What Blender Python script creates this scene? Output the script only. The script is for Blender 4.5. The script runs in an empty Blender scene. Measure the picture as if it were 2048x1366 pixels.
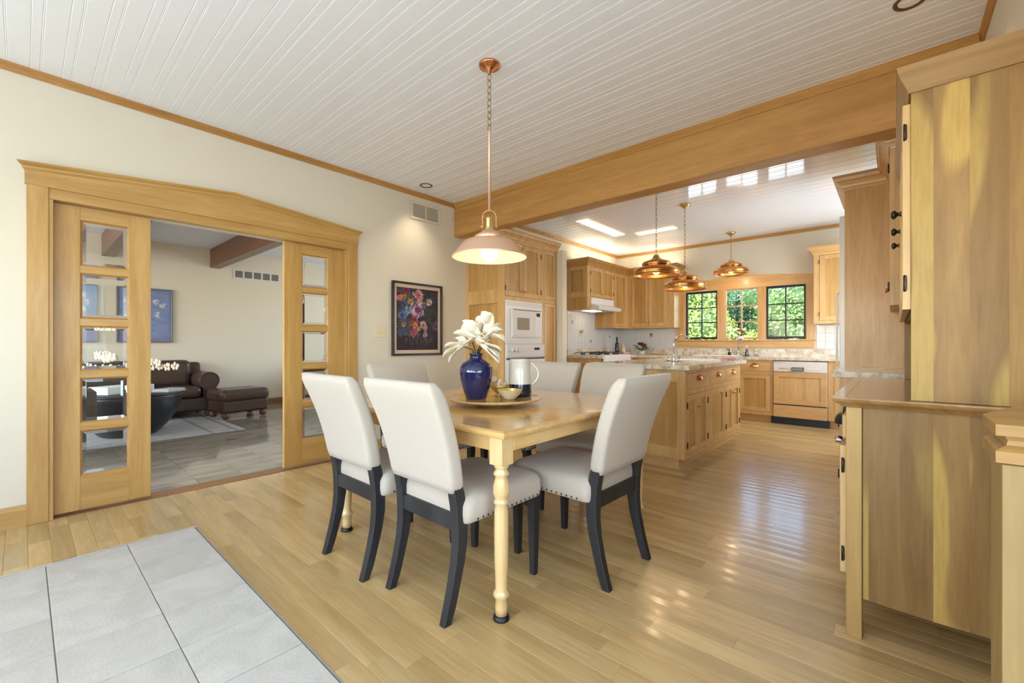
import bpy, bmesh, math, random
import numpy as np
from mathutils import Vector, Matrix
random.seed(7); np.random.seed(7)
SC = bpy.context.scene
COL = SC.collection
PI = math.pi

# ------------------------------------------------------------------ camera, world, sun, lights, exposure
cd = bpy.data.cameras.new('camera'); cam = bpy.data.objects.new('camera', cd); COL.objects.link(cam)
cam.location = (0, 0, 1.087); cam.rotation_euler = (PI/2, 0, math.atan2(764, 865))
cd.sensor_width = 36; cd.lens = 865/2048*36; cd.shift_y = 5/2048; cd.clip_start = .02; cd.clip_end = 300
SC.camera = cam
w = bpy.data.worlds.new('world'); SC.world = w; w.use_nodes = True
nt = w.node_tree; bg = nt.nodes['Background']
sky = nt.nodes.new('ShaderNodeTexSky'); sky.sky_type = 'NISHITA'; sky.sun_disc = False
sky.sun_elevation = math.radians(48); sky.sun_rotation = math.radians(200); sky.air_density = 1.0; sky.dust_density = 1.5
nt.links.new(sky.outputs[0], bg.inputs[0]); bg.inputs[1].default_value = 1.5
sd = bpy.data.lights.new('sun', 'SUN'); sun = bpy.data.objects.new('sun', sd); COL.objects.link(sun)
sd.energy = 8; sd.angle = .02; sd.color = (1, .95, .85); sun.rotation_euler = (math.radians(38), 0, math.radians(-28))

def area(name, loc, rot, sx, sy, power, col=(1, 1, 1)):
    l = bpy.data.lights.new(name, 'AREA'); l.shape = 'RECTANGLE'; l.size = sx; l.size_y = sy; l.energy = power; l.color = col
    o = bpy.data.objects.new(name, l); COL.objects.link(o); o.location = loc; o.rotation_euler = rot; return o
# daylight through windows behind the photographer and in the living room, plus added fill
area('daylight_rear', (-.6, -2.30, 1.25), (math.radians(138), 0, 0), 5.4, 1.4, 112, (.78, .90, 1))
area('fill_side', (2.9, -.5, 1.4), (math.radians(118), 0, math.radians(90)), 3.0, 1.5, 54, (.78, .90, 1))  # added fill from the unseen right side, tilted up to lift the ceiling
area('daylight_living', (-6.4, -2.9, 1.6), (math.radians(88), 0, 0), 3.6, 1.8, 98, (.86, .94, 1))
area('fill_living_far', (-6.2, 5.9, 1.6), (math.radians(-88), 0, 0), 2.6, 1.6, 42, (.86, .94, 1))  # added fill at the unseen far end of the living room
area('fill_kitchen_side', (.30, 6.2, 1.6), (math.radians(88), 0, math.radians(90)), 1.5, 1.1, 44, (.80, .91, 1))  # added fill in front of a windowless wall, brightens the kitchen
area('cabinet_top_glow', (-3.71, 6.5, 2.43), (math.radians(180), 0, 0), .22, 1.3, 5, (1, .88, .66))
area('cabinet_top_glow_back', (-3.1, 7.28, 2.43), (math.radians(180), 0, 0), .7, .2, 2.5, (1, .88, .66))
vs = SC.view_settings; vs.view_transform = 'Standard'; vs.look = 'None'; vs.exposure = 0.0; vs.gamma = 1; vs.use_curve_mapping = False

# ------------------------------------------------------------------ materials
def lin(r, g, b):
    f = lambda c: (c/12.92 if c <= .04045 else ((c+.055)/1.055)**2.4)
    return (f(r/255), f(g/255), f(b/255), 1)
MATS = {}
def newmat(name):
    m = bpy.data.materials.new(name); m.use_nodes = True; n = m.node_tree
    return m, n, n.nodes['Principled BSDF'], n.links
def N(n, t, **k):
    x = n.nodes.new(t)
    for a, b in k.items(): setattr(x, a, b)
    return x
def plain(name, col, rough=.5, metal=0, noise=0, bump=0, bscale=200, coat=0, spec=.5, emit=None, estr=0):
    m, n, p, L = newmat(name)
    p.inputs['Base Color'].default_value = col; p.inputs['Roughness'].default_value = rough; p.inputs['Metallic'].default_value = metal
    p.inputs['Coat Weight'].default_value = coat; p.inputs['Coat Roughness'].default_value = .08
    p.inputs['Specular IOR Level'].default_value = spec
    tc = N(n, 'ShaderNodeTexCoord')
    if noise:
        t = N(n, 'ShaderNodeTexNoise'); t.inputs['Scale'].default_value = 6; t.inputs['Detail'].default_value = 6
        L.new(tc.outputs['Object'], t.inputs[0])
        r = N(n, 'ShaderNodeMix', data_type='RGBA'); r.inputs[6].default_value = tuple(c*(1-noise) for c in col[:3])+(1,)
        r.inputs[7].default_value = tuple(min(1, c*(1+noise)) for c in col[:3])+(1,)
        L.new(t.outputs[0], r.inputs[0]); L.new(r.outputs[2], p.inputs['Base Color'])
    if bump:
        t = N(n, 'ShaderNodeTexNoise'); t.inputs['Scale'].default_value = bscale; t.inputs['Detail'].default_value = 3
        L.new(tc.outputs['Object'], t.inputs[0]); b = N(n, 'ShaderNodeBump'); b.inputs['Strength'].default_value = bump
        b.inputs['Distance'].default_value = .002; L.new(t.outputs[0], b.inputs['Height']); L.new(b.outputs[0], p.inputs['Normal'])
    if emit: p.inputs['Emission Color'].default_value = emit; p.inputs['Emission Strength'].default_value = estr
    return m
def wood(name, c1, c2, axis='Z', rough=.38, freq=9, coat=.15, dark=None, tint=False, boards=0, sap=None, tintamt=.5):
    """streaked wood, grain along axis; optional edge-glued boards (boards = width) and sapwood colour"""
    m, n, p, L = newmat(name)
    tc = N(n, 'ShaderNodeTexCoord'); oi = N(n, 'ShaderNodeObjectInfo')
    add = N(n, 'ShaderNodeVectorMath', operation='ADD'); mul = N(n, 'ShaderNodeMath', operation='MULTIPLY'); mul.inputs[1].default_value = 37
    L.new(oi.outputs['Random'], mul.inputs[0]); L.new(tc.outputs['Object'], add.inputs[0])
    if tint:
        at = N(n, 'ShaderNodeAttribute', attribute_name='tint'); m2 = N(n, 'ShaderNodeMath', operation='MULTIPLY'); m2.inputs[1].default_value = 53
        L.new(at.outputs['Fac'], m2.inputs[0]); L.new(m2.outputs[0], add.inputs[1])
    else: L.new(mul.outputs[0], add.inputs[1])
    src = add.outputs[0]
    if boards:
        sep = N(n, 'ShaderNodeSeparateXYZ'); L.new(tc.outputs['Object'], sep.inputs[0])
        q = N(n, 'ShaderNodeMath', operation='DIVIDE'); q.inputs[1].default_value = boards; L.new(sep.outputs[0], q.inputs[0])
        fl = N(n, 'ShaderNodeMath', operation='FLOOR'); L.new(q.outputs[0], fl.inputs[0])
        wn = N(n, 'ShaderNodeTexWhiteNoise', noise_dimensions='1D'); L.new(fl.outputs[0], wn.inputs['W'])
        a2 = N(n, 'ShaderNodeVectorMath', operation='ADD'); ms = N(n, 'ShaderNodeMath', operation='MULTIPLY'); ms.inputs[1].default_value = 3
        L.new(wn.outputs[0], ms.inputs[0]); L.new(src, a2.inputs[0]); L.new(ms.outputs[0], a2.inputs[1]); src = a2.outputs[0]
    mp = N(n, 'ShaderNodeMapping'); s = {'X': (.09, 1, 1), 'Y': (1, .09, 1), 'Z': (1, 1, .09)}[axis]; mp.inputs['Scale'].default_value = s
    L.new(src, mp.inputs[0])
    t = N(n, 'ShaderNodeTexNoise'); t.inputs['Scale'].default_value = freq; t.inputs['Detail'].default_value = 7; t.inputs['Distortion'].default_value = .35 if boards else .9
    t.inputs['Roughness'].default_value = .58; L.new(mp.outputs[0], t.inputs[0])
    r = N(n, 'ShaderNodeValToRGB'); r.color_ramp.elements[0].position = .32; r.color_ramp.elements[0].color = c1
    r.color_ramp.elements[1].position = .68; r.color_ramp.elements[1].color = c2; L.new(t.outputs[0], r.inputs[0])
    col = r.outputs[0]
    # fine pores
    t2 = N(n, 'ShaderNodeTexNoise'); t2.inputs['Scale'].default_value = freq*9; t2.inputs['Detail'].default_value = 4; L.new(mp.outputs[0], t2.inputs[0])
    mx = N(n, 'ShaderNodeMix', data_type='RGBA', blend_type='MULTIPLY'); mx.inputs[0].default_value = .35
    r2 = N(n, 'ShaderNodeValToRGB'); r2.color_ramp.elements[0].position = .3; r2.color_ramp.elements[0].color = (.72, .66, .58, 1)
    r2.color_ramp.elements[1].position = .6; r2.color_ramp.elements[1].color = (1, 1, 1, 1); L.new(t2.outputs[0], r2.inputs[0])
    L.new(col, mx.inputs[6]); L.new(r2.outputs[0], mx.inputs[7]); col = mx.outputs[2]
    if boards:
        t3 = N(n, 'ShaderNodeTexNoise'); t3.inputs['Scale'].default_value = 2.6; t3.inputs['Detail'].default_value = 1; t3.inputs['Distortion'].default_value = .4
        mp3 = N(n, 'ShaderNodeMapping'); mp3.inputs['Scale'].default_value = (2.2, 2.2, .45); L.new(src, mp3.inputs[0]); L.new(mp3.outputs[0], t3.inputs[0])
        r3 = N(n, 'ShaderNodeValToRGB'); r3.color_ramp.elements[0].position = .54; r3.color_ramp.elements[0].color = (0, 0, 0, 1)
        r3.color_ramp.elements[1].position = .58; r3.color_ramp.elements[1].color = (1, 1, 1, 1); L.new(t3.outputs[0], r3.inputs[0])
        mb = N(n, 'ShaderNodeMix', data_type='RGBA'); L.new(r3.outputs[0], mb.inputs[0]); L.new(col, mb.inputs[6])
        sm = N(n, 'ShaderNodeMix', data_type='RGBA', blend_type='MULTIPLY'); sm.inputs[0].default_value = .5; sm.inputs[6].default_value = sap
        L.new(r2.outputs[0], sm.inputs[7]); L.new(sm.outputs[2], mb.inputs[7]); col = mb.outputs[2]
        hv = N(n, 'ShaderNodeMapRange'); hv.inputs['To Min'].default_value = .78; hv.inputs['To Max'].default_value = 1.12; L.new(wn.outputs[0], hv.inputs[0])
        vm = N(n, 'ShaderNodeVectorMath', operation='SCALE'); L.new(col, vm.inputs[0]); L.new(hv.outputs[0], vm.inputs['Scale']); col = vm.outputs[0]
    if tint:
        hv = N(n, 'ShaderNodeMapRange'); hv.inputs['To Min'].default_value = 1-tintamt*.5; hv.inputs['To Max'].default_value = 1+tintamt*.32; L.new(at.outputs['Fac'], hv.inputs[0])
        vm = N(n, 'ShaderNodeVectorMath', operation='SCALE'); L.new(col, vm.inputs[0]); L.new(hv.outputs[0], vm.inputs['Scale']); col = vm.outputs[0]
    L.new(col, p.inputs['Base Color']); p.inputs['Roughness'].default_value = rough
    p.inputs['Coat Weight'].default_value = coat; p.inputs['Coat Roughness'].default_value = .12
    b = N(n, 'ShaderNodeBump'); b.inputs['Strength'].default_value = .08; b.inputs['Distance'].default_value = .002
    L.new(t2.outputs[0], b.inputs['Height']); L.new(b.outputs[0], p.inputs['Normal'])
    return m
def granite(name, rough=.12):
    m, n, p, L = newmat(name); tc = N(n, 'ShaderNodeTexCoord')
    t = N(n, 'ShaderNodeTexNoise'); t.inputs['Scale'].default_value = 14; t.inputs['Detail'].default_value = 8; t.inputs['Roughness'].default_value = .7
    L.new(tc.outputs['Object'], t.inputs[0]); r = N(n, 'ShaderNodeValToRGB'); e = r.color_ramp.elements
    e[0].position = .33; e[0].color = lin(172, 152, 126); e[1].position = .52; e[1].color = lin(224, 213, 196)
    k = e.new(.42); k.color = lin(200, 184, 160); k = e.new(.66); k.color = lin(236, 230, 220); L.new(t.outputs[0], r.inputs[0])
    v = N(n, 'ShaderNodeTexVoronoi'); v.inputs['Scale'].default_value = 70; L.new(tc.outputs['Object'], v.inputs[0])
    r2 = N(n, 'ShaderNodeValToRGB'); r2.color_ramp.elements[0].position = .10; r2.color_ramp.elements[0].color = lin(70, 55, 48)
    r2.color_ramp.elements[1].position = .19; r2.color_ramp.elements[1].color = (1, 1, 1, 1); L.new(v.outputs[0], r2.inputs[0])
    mx = N(n, 'ShaderNodeMix', data_type='RGBA', blend_type='MULTIPLY'); mx.inputs[0].default_value = .3; L.new(r.outputs[0], mx.inputs[6]); L.new(r2.outputs[0], mx.inputs[7])
    L.new(mx.outputs[2], p.inputs['Base Color']); p.inputs['Roughness'].default_value = rough; return m
def veined(name, c1, c2, rough, scale=3, axis='Y', tintamt=.06, bump=0):
    m, n, p, L = newmat(name); tc = N(n, 'ShaderNodeTexCoord'); at = N(n, 'ShaderNodeAttribute', attribute_name='tint')
    m2 = N(n, 'ShaderNodeMath', operation='MULTIPLY'); m2.inputs[1].default_value = 31; L.new(at.outputs['Fac'], m2.inputs[0])
    a = N(n, 'ShaderNodeVectorMath', operation='ADD'); L.new(tc.outputs['Object'], a.inputs[0]); L.new(m2.outputs[0], a.inputs[1])
    mp = N(n, 'ShaderNodeMapping'); mp.inputs['Scale'].default_value = (1, .25, 1) if axis == 'Y' else (1, 1, 1); L.new(a.outputs[0], mp.inputs[0])
    t = N(n, 'ShaderNodeTexNoise'); t.inputs['Scale'].default_value = scale; t.inputs['Detail'].default_value = 8; t.inputs['Distortion'].default_value = 1.2; L.new(mp.outputs[0], t.inputs[0])
    r = N(n, 'ShaderNodeValToRGB'); r.color_ramp.elements[0].position = .35; r.color_ramp.elements[0].color = c1; r.color_ramp.elements[1].position = .65; r.color_ramp.elements[1].color = c2
    L.new(t.outputs[0], r.inputs[0]); hv = N(n, 'ShaderNodeMapRange'); hv.inputs['To Min'].default_value = 1-tintamt; hv.inputs['To Max'].default_value = 1+tintamt*.5; L.new(at.outputs['Fac'], hv.inputs[0])
    vm = N(n, 'ShaderNodeVectorMath', operation='SCALE'); L.new(r.outputs[0], vm.inputs[0]); L.new(hv.outputs[0], vm.inputs['Scale']); L.new(vm.outputs[0], p.inputs['Base Color'])
    p.inputs['Roughness'].default_value = rough
    if bump:
        b = N(n, 'ShaderNodeBump'); b.inputs['Strength'].default_value = bump; b.inputs['Distance'].default_value = .003
        t2 = N(n, 'ShaderNodeTexNoise'); t2.inputs['Scale'].default_value = 90; L.new(tc.outputs['Object'], t2.inputs[0]); L.new(t2.outputs[0], b.inputs['Height']); L.new(b.outputs[0], p.inputs['Normal'])
    return m
def fabric(name, c1, c2):
    m, n, p, L = newmat(name); tc = N(n, 'ShaderNodeTexCoord')
    outs = []
    for sc in ((700, 700, 90), (120, 120, 700)):
        mp = N(n, 'ShaderNodeMapping'); mp.inputs['Scale'].default_value = sc; L.new(tc.outputs['Object'], mp.inputs[0])
        t = N(n, 'ShaderNodeTexNoise'); t.inputs['Scale'].default_value = 1.3; t.inputs['Detail'].default_value = 3; L.new(mp.outputs[0], t.inputs[0]); outs.append(t.outputs[0])
    ad = N(n, 'ShaderNodeMath', operation='ADD'); L.new(outs[0], ad.inputs[0]); L.new(outs[1], ad.inputs[1])
    h = N(n, 'ShaderNodeMath', operation='MULTIPLY'); h.inputs[1].default_value = .5; L.new(ad.outputs[0], h.inputs[0])
    r = N(n, 'ShaderNodeValToRGB'); r.color_ramp.elements[0].position = .38; r.color_ramp.elements[0].color = c1; r.color_ramp.elements[1].position = .6; r.color_ramp.elements[1].color = c2
    L.new(h.outputs[0], r.inputs[0]); L.new(r.outputs[0], p.inputs['Base Color']); p.inputs['Roughness'].default_value = .95
    p.inputs['Sheen Weight'].default_value = .2
    b = N(n, 'ShaderNodeBump'); b.inputs['Strength'].default_value = .12; b.inputs['Distance'].default_value = .0006; L.new(h.outputs[0], b.inputs['Height']); L.new(b.outputs[0], p.inputs['Normal'])
    return m
def vcol(name, rough=.6, coat=0):
    m, n, p, L = newmat(name); a = N(n, 'ShaderNodeAttribute', attribute_name='Col'); L.new(a.outputs['Color'], p.inputs['Base Color'])
    t = N(n, 'ShaderNodeTexNoise'); t.inputs['Scale'].default_value = 180; b = N(n, 'ShaderNodeBump'); b.inputs['Strength'].default_value = .15
    L.new(t.outputs[0], b.inputs['Height']); L.new(b.outputs[0], p.inputs['Normal'])
    p.inputs['Roughness'].default_value = rough; p.inputs['Coat Weight'].default_value = coat; return m
def pane_mat(name):
    m = bpy.data.materials.new(name); m.use_nodes = True; n = m.node_tree; n.nodes.clear(); o = N(n, 'ShaderNodeOutputMaterial')
    mx = N(n, 'ShaderNodeMixShader'); tr = N(n, 'ShaderNodeBsdfTransparent'); g = N(n, 'ShaderNodeBsdfGlossy'); g.inputs['Roughness'].default_value = .01
    fr = N(n, 'ShaderNodeFresnel'); fr.inputs[0].default_value = 1.25; tr.inputs[0].default_value = (.97, .985, .98, 1)
    n.links.new(fr.outputs[0], mx.inputs[0]); n.links.new(tr.outputs[0], mx.inputs[1]); n.links.new(g.outputs[0], mx.inputs[2]); n.links.new(mx.outputs[0], o.inputs[0]); return m
def refr_mat(name):
    m, n, p, L = newmat(name); p.inputs['Transmission Weight'].default_value = 1; p.inputs['Roughness'].default_value = .0; p.inputs['IOR'].default_value = 1.5; return m

mp_a, mp_b = lin(182, 138, 72), lin(205, 164, 96)          # honey maple joinery
mt = {
 'wall': plain('cream_wall_paint', lin(226, 217, 197), .75, bump=.15, bscale=260, noise=.015),
 'wall_living': plain('beige_wall_paint', lin(222, 210, 188), .75, bump=.15, bscale=260, noise=.015),
 'ceil': plain('white_satin_board_paint', lin(248, 251, 255), .42, noise=.01),
 'ceil_gloss': plain('white_gloss_board_paint', lin(246, 249, 254), .07, noise=.01, spec=.7),
 'ceil_flat': plain('white_ceiling_paint', lin(226, 228, 232), .7, bump=.1),
 'maple_z': wood('honey_maple_upright', mp_a, mp_b, 'Z'), 'maple_x': wood('honey_maple_along_x', mp_a, mp_b, 'X'), 'maple_y': wood('honey_maple_along_y', mp_a, mp_b, 'Y'),
 'trim_y': wood('oiled_maple_trim_y', lin(176, 124, 62), lin(200, 150, 84), 'Y'), 'trim_x': wood('oiled_maple_trim_x', lin(180, 130, 66), lin(204, 156, 88), 'X'),
 'cab_z': wood('maple_cabinet_upright', lin(200, 156, 96), lin(224, 184, 124), 'Z'), 'cab_p': wood('maple_cabinet_panel', lin(182, 138, 76), lin(208, 166, 102), 'Z'), 'cab_x': wood('maple_cabinet_across', lin(204, 158, 98), lin(226, 184, 124), 'X'),
 'hutch': wood('poplar_glued_boards', lin(134, 98, 48), lin(170, 134, 76), 'Z', rough=.5, boards=.085, sap=lin(196, 162, 86), coat=0, freq=12),
 'cap_wood': wood('amber_maple_cap', lin(146, 108, 54), lin(174, 136, 78), 'X', rough=.45, coat=0), 'cap_wood_z': wood('amber_maple_cap_upright', lin(136, 110, 64), lin(162, 136, 86), 'Z', rough=.45, coat=0),
 'hutch_leg': wood('poplar_leg', lin(168, 132, 72), lin(194, 158, 96), 'Z', rough=.33), 'hutch_top': wood('poplar_top_along_y', lin(150, 112, 66), lin(182, 142, 92), 'Y', rough=.16, coat=.5),
 'hutch_door': wood('poplar_door', lin(196, 158, 98), lin(224, 190, 132), 'Z'),
 'table_x': wood('lacquered_maple_table', lin(206, 162, 98), lin(228, 188, 126), 'X', rough=.16, coat=.6, freq=7), 'table_y': wood('lacquered_maple_apron', lin(208, 166, 102), lin(230, 192, 132), 'Y', rough=.25, coat=.4),
 'table_z': wood('lacquered_maple_leg', lin(222, 188, 132), lin(238, 208, 156), 'Z', rough=.22, coat=.4),
 'floor': wood('maple_strip_flooring', lin(186, 154, 102), lin(208, 180, 128), 'X', rough=.27, freq=8, coat=.3, tint=True, tintamt=.36),
 'tile': veined('pale_grey_floor_tile', lin(188, 186, 179), lin(202, 200, 193), .5, 5, 'N', .04, bump=.5),
 'grout': plain('tile_grout', lin(150, 145, 138), .9), 'marble': veined('polished_beige_marble', lin(132, 122, 106), lin(160, 151, 136), .07, 5, 'Y', .08),
 'marble_grout': plain('marble_joint', lin(150, 136, 116), .7), 'subfloor': plain('dark_subfloor', lin(96, 72, 44), .8),
 'granite': granite('speckled_beige_granite'), 'white_tile': plain('white_wall_tile', lin(216, 216, 216), .12), 'wgrout': plain('white_grout', lin(205, 205, 204), .9),
 'fabric': fabric('oatmeal_linen', lin(186, 174, 158), lin(200, 189, 174)), 'blackwood': wood('charcoal_stained_wood', lin(27, 27, 30), lin(50, 51, 55), 'Z', rough=.5, coat=0),
 'nail': plain('dark_bronze_nail', lin(60, 50, 44), .35, .8), 'copper': plain('polished_copper', lin(226, 160, 116), .18, 1), 'copper_soft': plain('brushed_pale_copper', lin(232, 192, 164), .34, .6),
 'amber': plain('amber_copper_shade', lin(218, 156, 90), .24, 1), 'brass': plain('pale_polished_brass', lin(222, 204, 150), .2, 1), 'chain': plain('antique_brass_chain', lin(170, 136, 86), .35, .9),
 'enamel': plain('cream_enamel_inside_shade', lin(240, 226, 200), .35), 'bulb': plain('lit_bulb', (1, 1, 1, 1), .4, emit=(1, .86, .66, 1), estr=2.2), 'bulb_small': plain('lit_small_bulb', (1, 1, 1, 1), .4, emit=(1, .8, .55, 1), estr=5),
 'white_app': plain('white_appliance_enamel', lin(236, 232, 230), .25), 'white_app2': plain('off_white_appliance_plastic', lin(222, 214, 208), .35), 'glass_dark': plain('dark_oven_glass', lin(150, 140, 128), .08),
 'display': plain('black_display_panel', lin(20, 24, 22), .15), 'black': plain('black_plastic', lin(18, 19, 21), .4), 'iron': plain('black_cast_iron', lin(30, 28, 28), .5), 'navyblack': plain('dark_toe_kick', lin(22, 28, 42), .45),
 'chrome': plain('brushed_chrome', lin(205, 205, 208), .18, 1), 'steel': plain('grey_hinge_steel', lin(120, 118, 110), .35, .9), 'blue_glaze': plain('cobalt_blue_glaze', lin(14, 25, 72), .08, coat=.6, noise=.25), 'cream_glaze': plain('cream_glaze', lin(208, 200, 186), .14, coat=.4),
 'dark_glaze': plain('blue_black_glaze', lin(20, 27, 42), .12, coat=.4), 'petal': plain('ivory_petal', lin(236, 224, 200), .6), 'stem': plain('dark_stem', lin(44, 40, 34), .6), 'gold_glaze': plain('gold_wash', lin(206, 172, 96), .2, .35), 'mosaic': plain('speckled_cream_mosaic', lin(208, 190, 152), .4, noise=.5, bump=.8, bscale=120),
 'leather': plain('dark_brown_leather', lin(72, 53, 43), .32, noise=.22, bump=.3, bscale=60), 'bunwood': plain('brown_bun_foot', lin(108, 72, 44), .35), 'black_table': plain('blackened_table', lin(34, 35, 38), .35, noise=.2), 'brownchair': plain('brown_velvet', lin(84, 62, 50), .75),
 'brownwood_x': wood('walnut_beam', lin(96, 60, 34), lin(130, 86, 54), 'X', rough=.4), 'brownwood_y': wood('walnut_baseboard', lin(120, 78, 40), lin(150, 100, 56), 'Y', rough=.35),
 'black_frame': plain('black_window_frame', lin(22, 20, 19), .4), 'pane': pane_mat('clear_pane'), 'bevel': refr_mat('bevelled_glass_edge'), 'vent': plain('cream_vent_metal', lin(224, 214, 194), .45), 'vent_dark': plain('vent_shadow_gap', lin(120, 118, 112), .6),
 'switch': plain('ivory_switch', lin(228, 214, 178), .35), 'picframe': plain('black_picture_frame', lin(26, 20, 20), .3), 'mat_board': plain('peach_mat_board', lin(222, 196, 172), .7), 'greyframe': plain('pewter_frame', lin(120, 116, 116), .35, .3),
 'canvas': vcol('painted_canvas', .55), 'rugcol': vcol('woven_rug_pattern', .95), 'vase_pattern': vcol('blue_dot_glaze', .2), 'pinkcloth': plain('pink_towel', lin(222, 176, 170), .95, noise=.15), 'whitecloth': plain('white_towel', lin(236, 232, 226), .95),
 'red': plain('deep_red_petals', lin(110, 20, 30), .6, noise=.4), 'mauve': plain('mauve_petals', lin(190, 90, 110), .6, noise=.3), 'bottle': plain('dark_wine_bottle', lin(20, 22, 16), .08), 'oil': plain('cream_oil_bottle', lin(206, 184, 134), .25), 'label': plain('cream_paper_label', lin(226, 208, 172), .6),
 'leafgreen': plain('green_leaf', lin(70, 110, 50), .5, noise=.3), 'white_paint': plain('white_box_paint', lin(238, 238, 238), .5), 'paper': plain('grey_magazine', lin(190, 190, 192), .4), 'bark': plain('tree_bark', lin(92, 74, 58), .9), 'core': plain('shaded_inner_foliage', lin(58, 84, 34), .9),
 'leaf1': plain('yellow_green_leaves', lin(150, 172, 78), .55, noise=.3), 'leaf2': plain('mid_green_leaves', lin(112, 142, 78), .55, noise=.3), 'leaf3': plain('deep_green_leaves', lin(84, 118, 88), .55, noise=.3), 'lawn': plain('mown_lawn', lin(120, 150, 70), .9, noise=.2), 'bounce_ground': plain('pale_bounce_ground', lin(226, 222, 214), .8, noise=.05),
 'curtain': plain('brown_curtain', lin(86, 62, 52), .9, noise=.2), 'curtain_cream': plain('cream_curtain', lin(206, 190, 160), .9), 'silver': plain('silver_ornament', lin(220, 220, 225), .1, 1),
}

# ------------------------------------------------------------------ mesh helpers
class MB:
    def __init__(s): s.bm = bmesh.new(); s.tints = None
    def box(s, x0, x1, y0, y1, z0, z1, bev=0, seg=1, mi=0):
        b = bmesh.new(); bmesh.ops.create_cube(b, size=1)
        for v in b.verts: v.co = Vector(((x0+x1)/2+v.co.x*(x1-x0), (y0+y1)/2+v.co.y*(y1-y0), (z0+z1)/2+v.co.z*(z1-z0)))
        if bev: bmesh.ops.bevel(b, geom=b.edges[:], offset=bev, segments=seg, profile=.5, affect='EDGES')
        return s.merge(b, mi)
    def merge(s, b, mi=0, mat=None):
        if mat is not None: b.transform(mat)
        vm = [s.bm.verts.new(v.co) for v in b.verts]; b.verts.index_update()
        for f in b.faces:
            try: q = s.bm.faces.new([vm[v.index] for v in f.verts]); q.material_index = mi; q.smooth = f.smooth
            except ValueError: pass
        b.free(); return s
    def lathe(s, prof, c=(0, 0), seg=32, mi=0, a0=0, a1=2*PI, smooth=True, mis=None):
        full = abs(a1-a0-2*PI) < 1e-6; n = seg if full else seg+1; rings = []
        for r, z in prof:
            if r < 1e-6: rings.append([s.bm.verts.new((c[0], c[1], z))])
            else: rings.append([s.bm.verts.new((c[0]+r*math.cos(a0+(a1-a0)*k/seg), c[1]+r*math.sin(a0+(a1-a0)*k/seg), z)) for k in range(n)])
        for i in range(len(rings)-1):
            A, B = rings[i], rings[i+1]
            for k in range(seg):
                k2 = (k+1) % n if full else k+1
                vs = ([A[0], B[k2], B[k]] if len(A) == 1 else [A[k], A[k2], B[0]] if len(B) == 1 else [A[k], A[k2], B[k2], B[k]])
                if len(A) == 1 and len(B) == 1: continue
                f = s.bm.faces.new(vs); f.smooth = smooth; f.material_index = mis[i] if mis else mi
        return s
    def loft(s, loops, mi=0, smooth=True, caps=True, closed=False):
        R = [[s.bm.verts.new(p) for p in lp] for lp in loops]; n = len(R[0])
        for i in range(len(R)-1 + (1 if closed else 0)):
            A, B = R[i], R[(i+1) % len(R)]
            for k in range(n):
                f = s.bm.faces.new([A[k], A[(k+1) % n], B[(k+1) % n], B[k]]); f.smooth = smooth; f.material_index = mi
        if caps and not closed:
            f = s.bm.faces.new(R[0][::-1]); f.material_index = mi; f = s.bm.faces.new(R[-1]); f.material_index = mi
        return s
    def tube(s, pts, r, seg=8, mi=0, caps=True):
        pts = [Vector(p) for p in pts]; rs = r if isinstance(r, (list, tuple)) else [r]*len(pts); loops = []; ref = None
        for i, p in enumerate(pts):
            t = (pts[min(i+1, len(pts)-1)]-pts[max(i-1, 0)]).normalized()
            if ref is None: ref = Vector((0, 0, 1)) if abs(t.z) < .9 else Vector((1, 0, 0))
            u = t.cross(ref).normalized(); v = t.cross(u).normalized(); ref = -v if False else u.cross(t)
            loops.append([p+(u*math.cos(2*PI*k/seg)+v*math.sin(2*PI*k/seg))*rs[i] for k in range(seg)])
        return s.loft(loops, mi, True, caps)
    def prism(s, poly, axis, a0, a1, mi=0):
        f = {'X': lambda p, a: (a, p[0], p[1]), 'Y': lambda p, a: (p[0], a, p[1]), 'Z': lambda p, a: (p[0], p[1], a)}[axis]
        return s.loft([[f(p, a0) for p in poly], [f(p, a1) for p in poly]], mi, False)
    def sweep(s, path, prof, side=1, mi=0):
        """mitred moulding: path = 2-D points, prof = closed list of (out, z); out is to the right of the path when side = 1"""
        P = [Vector(p) for p in path]; loops = []
        for i, p in enumerate(P):
            d0 = (P[i]-P[i-1]).normalized() if i else (P[1]-P[0]).normalized()
            d1 = (P[i+1]-P[i]).normalized() if i < len(P)-1 else d0
            n0 = Vector((d0.y, -d0.x))*side; n1 = Vector((d1.y, -d1.x))*side; b = (n0+n1); b = b/(1+n0.dot(n1))
            loops.append([(p.x+b.x*o, p.y+b.y*o, z) for o, z in prof])
        return s.loft(loops, mi, False)
    def sphere(s, c, r, seg=12, mi=0, sc=(1, 1, 1)):
        b = bmesh.new(); bmesh.ops.create_uvsphere(b, u_segments=seg, v_segments=max(6, seg//2+1), radius=r)
        for f in b.faces: f.smooth = True
        return s.merge(b, mi, Matrix.Translation(c) @ Matrix.Diagonal((*sc, 1)))
    def torus(s, c, R, r, rot=None, seg=14, rs=6, mi=0, sc=(1, 1, 1)):
        M4 = Matrix.Translation(c) @ (rot.to_4x4() if rot else Matrix.Identity(4)) @ Matrix.Diagonal((*sc, 1)); L = []
        for i in range(seg):
            a = 2*PI*i/seg; L.append([M4 @ Vector(((R+r*math.cos(2*PI*k/rs))*math.cos(a), (R+r*math.cos(2*PI*k/rs))*math.sin(a), r*math.sin(2*PI*k/rs))) for k in range(rs)])
        return s.loft(L, mi, True, False, True)
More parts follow.
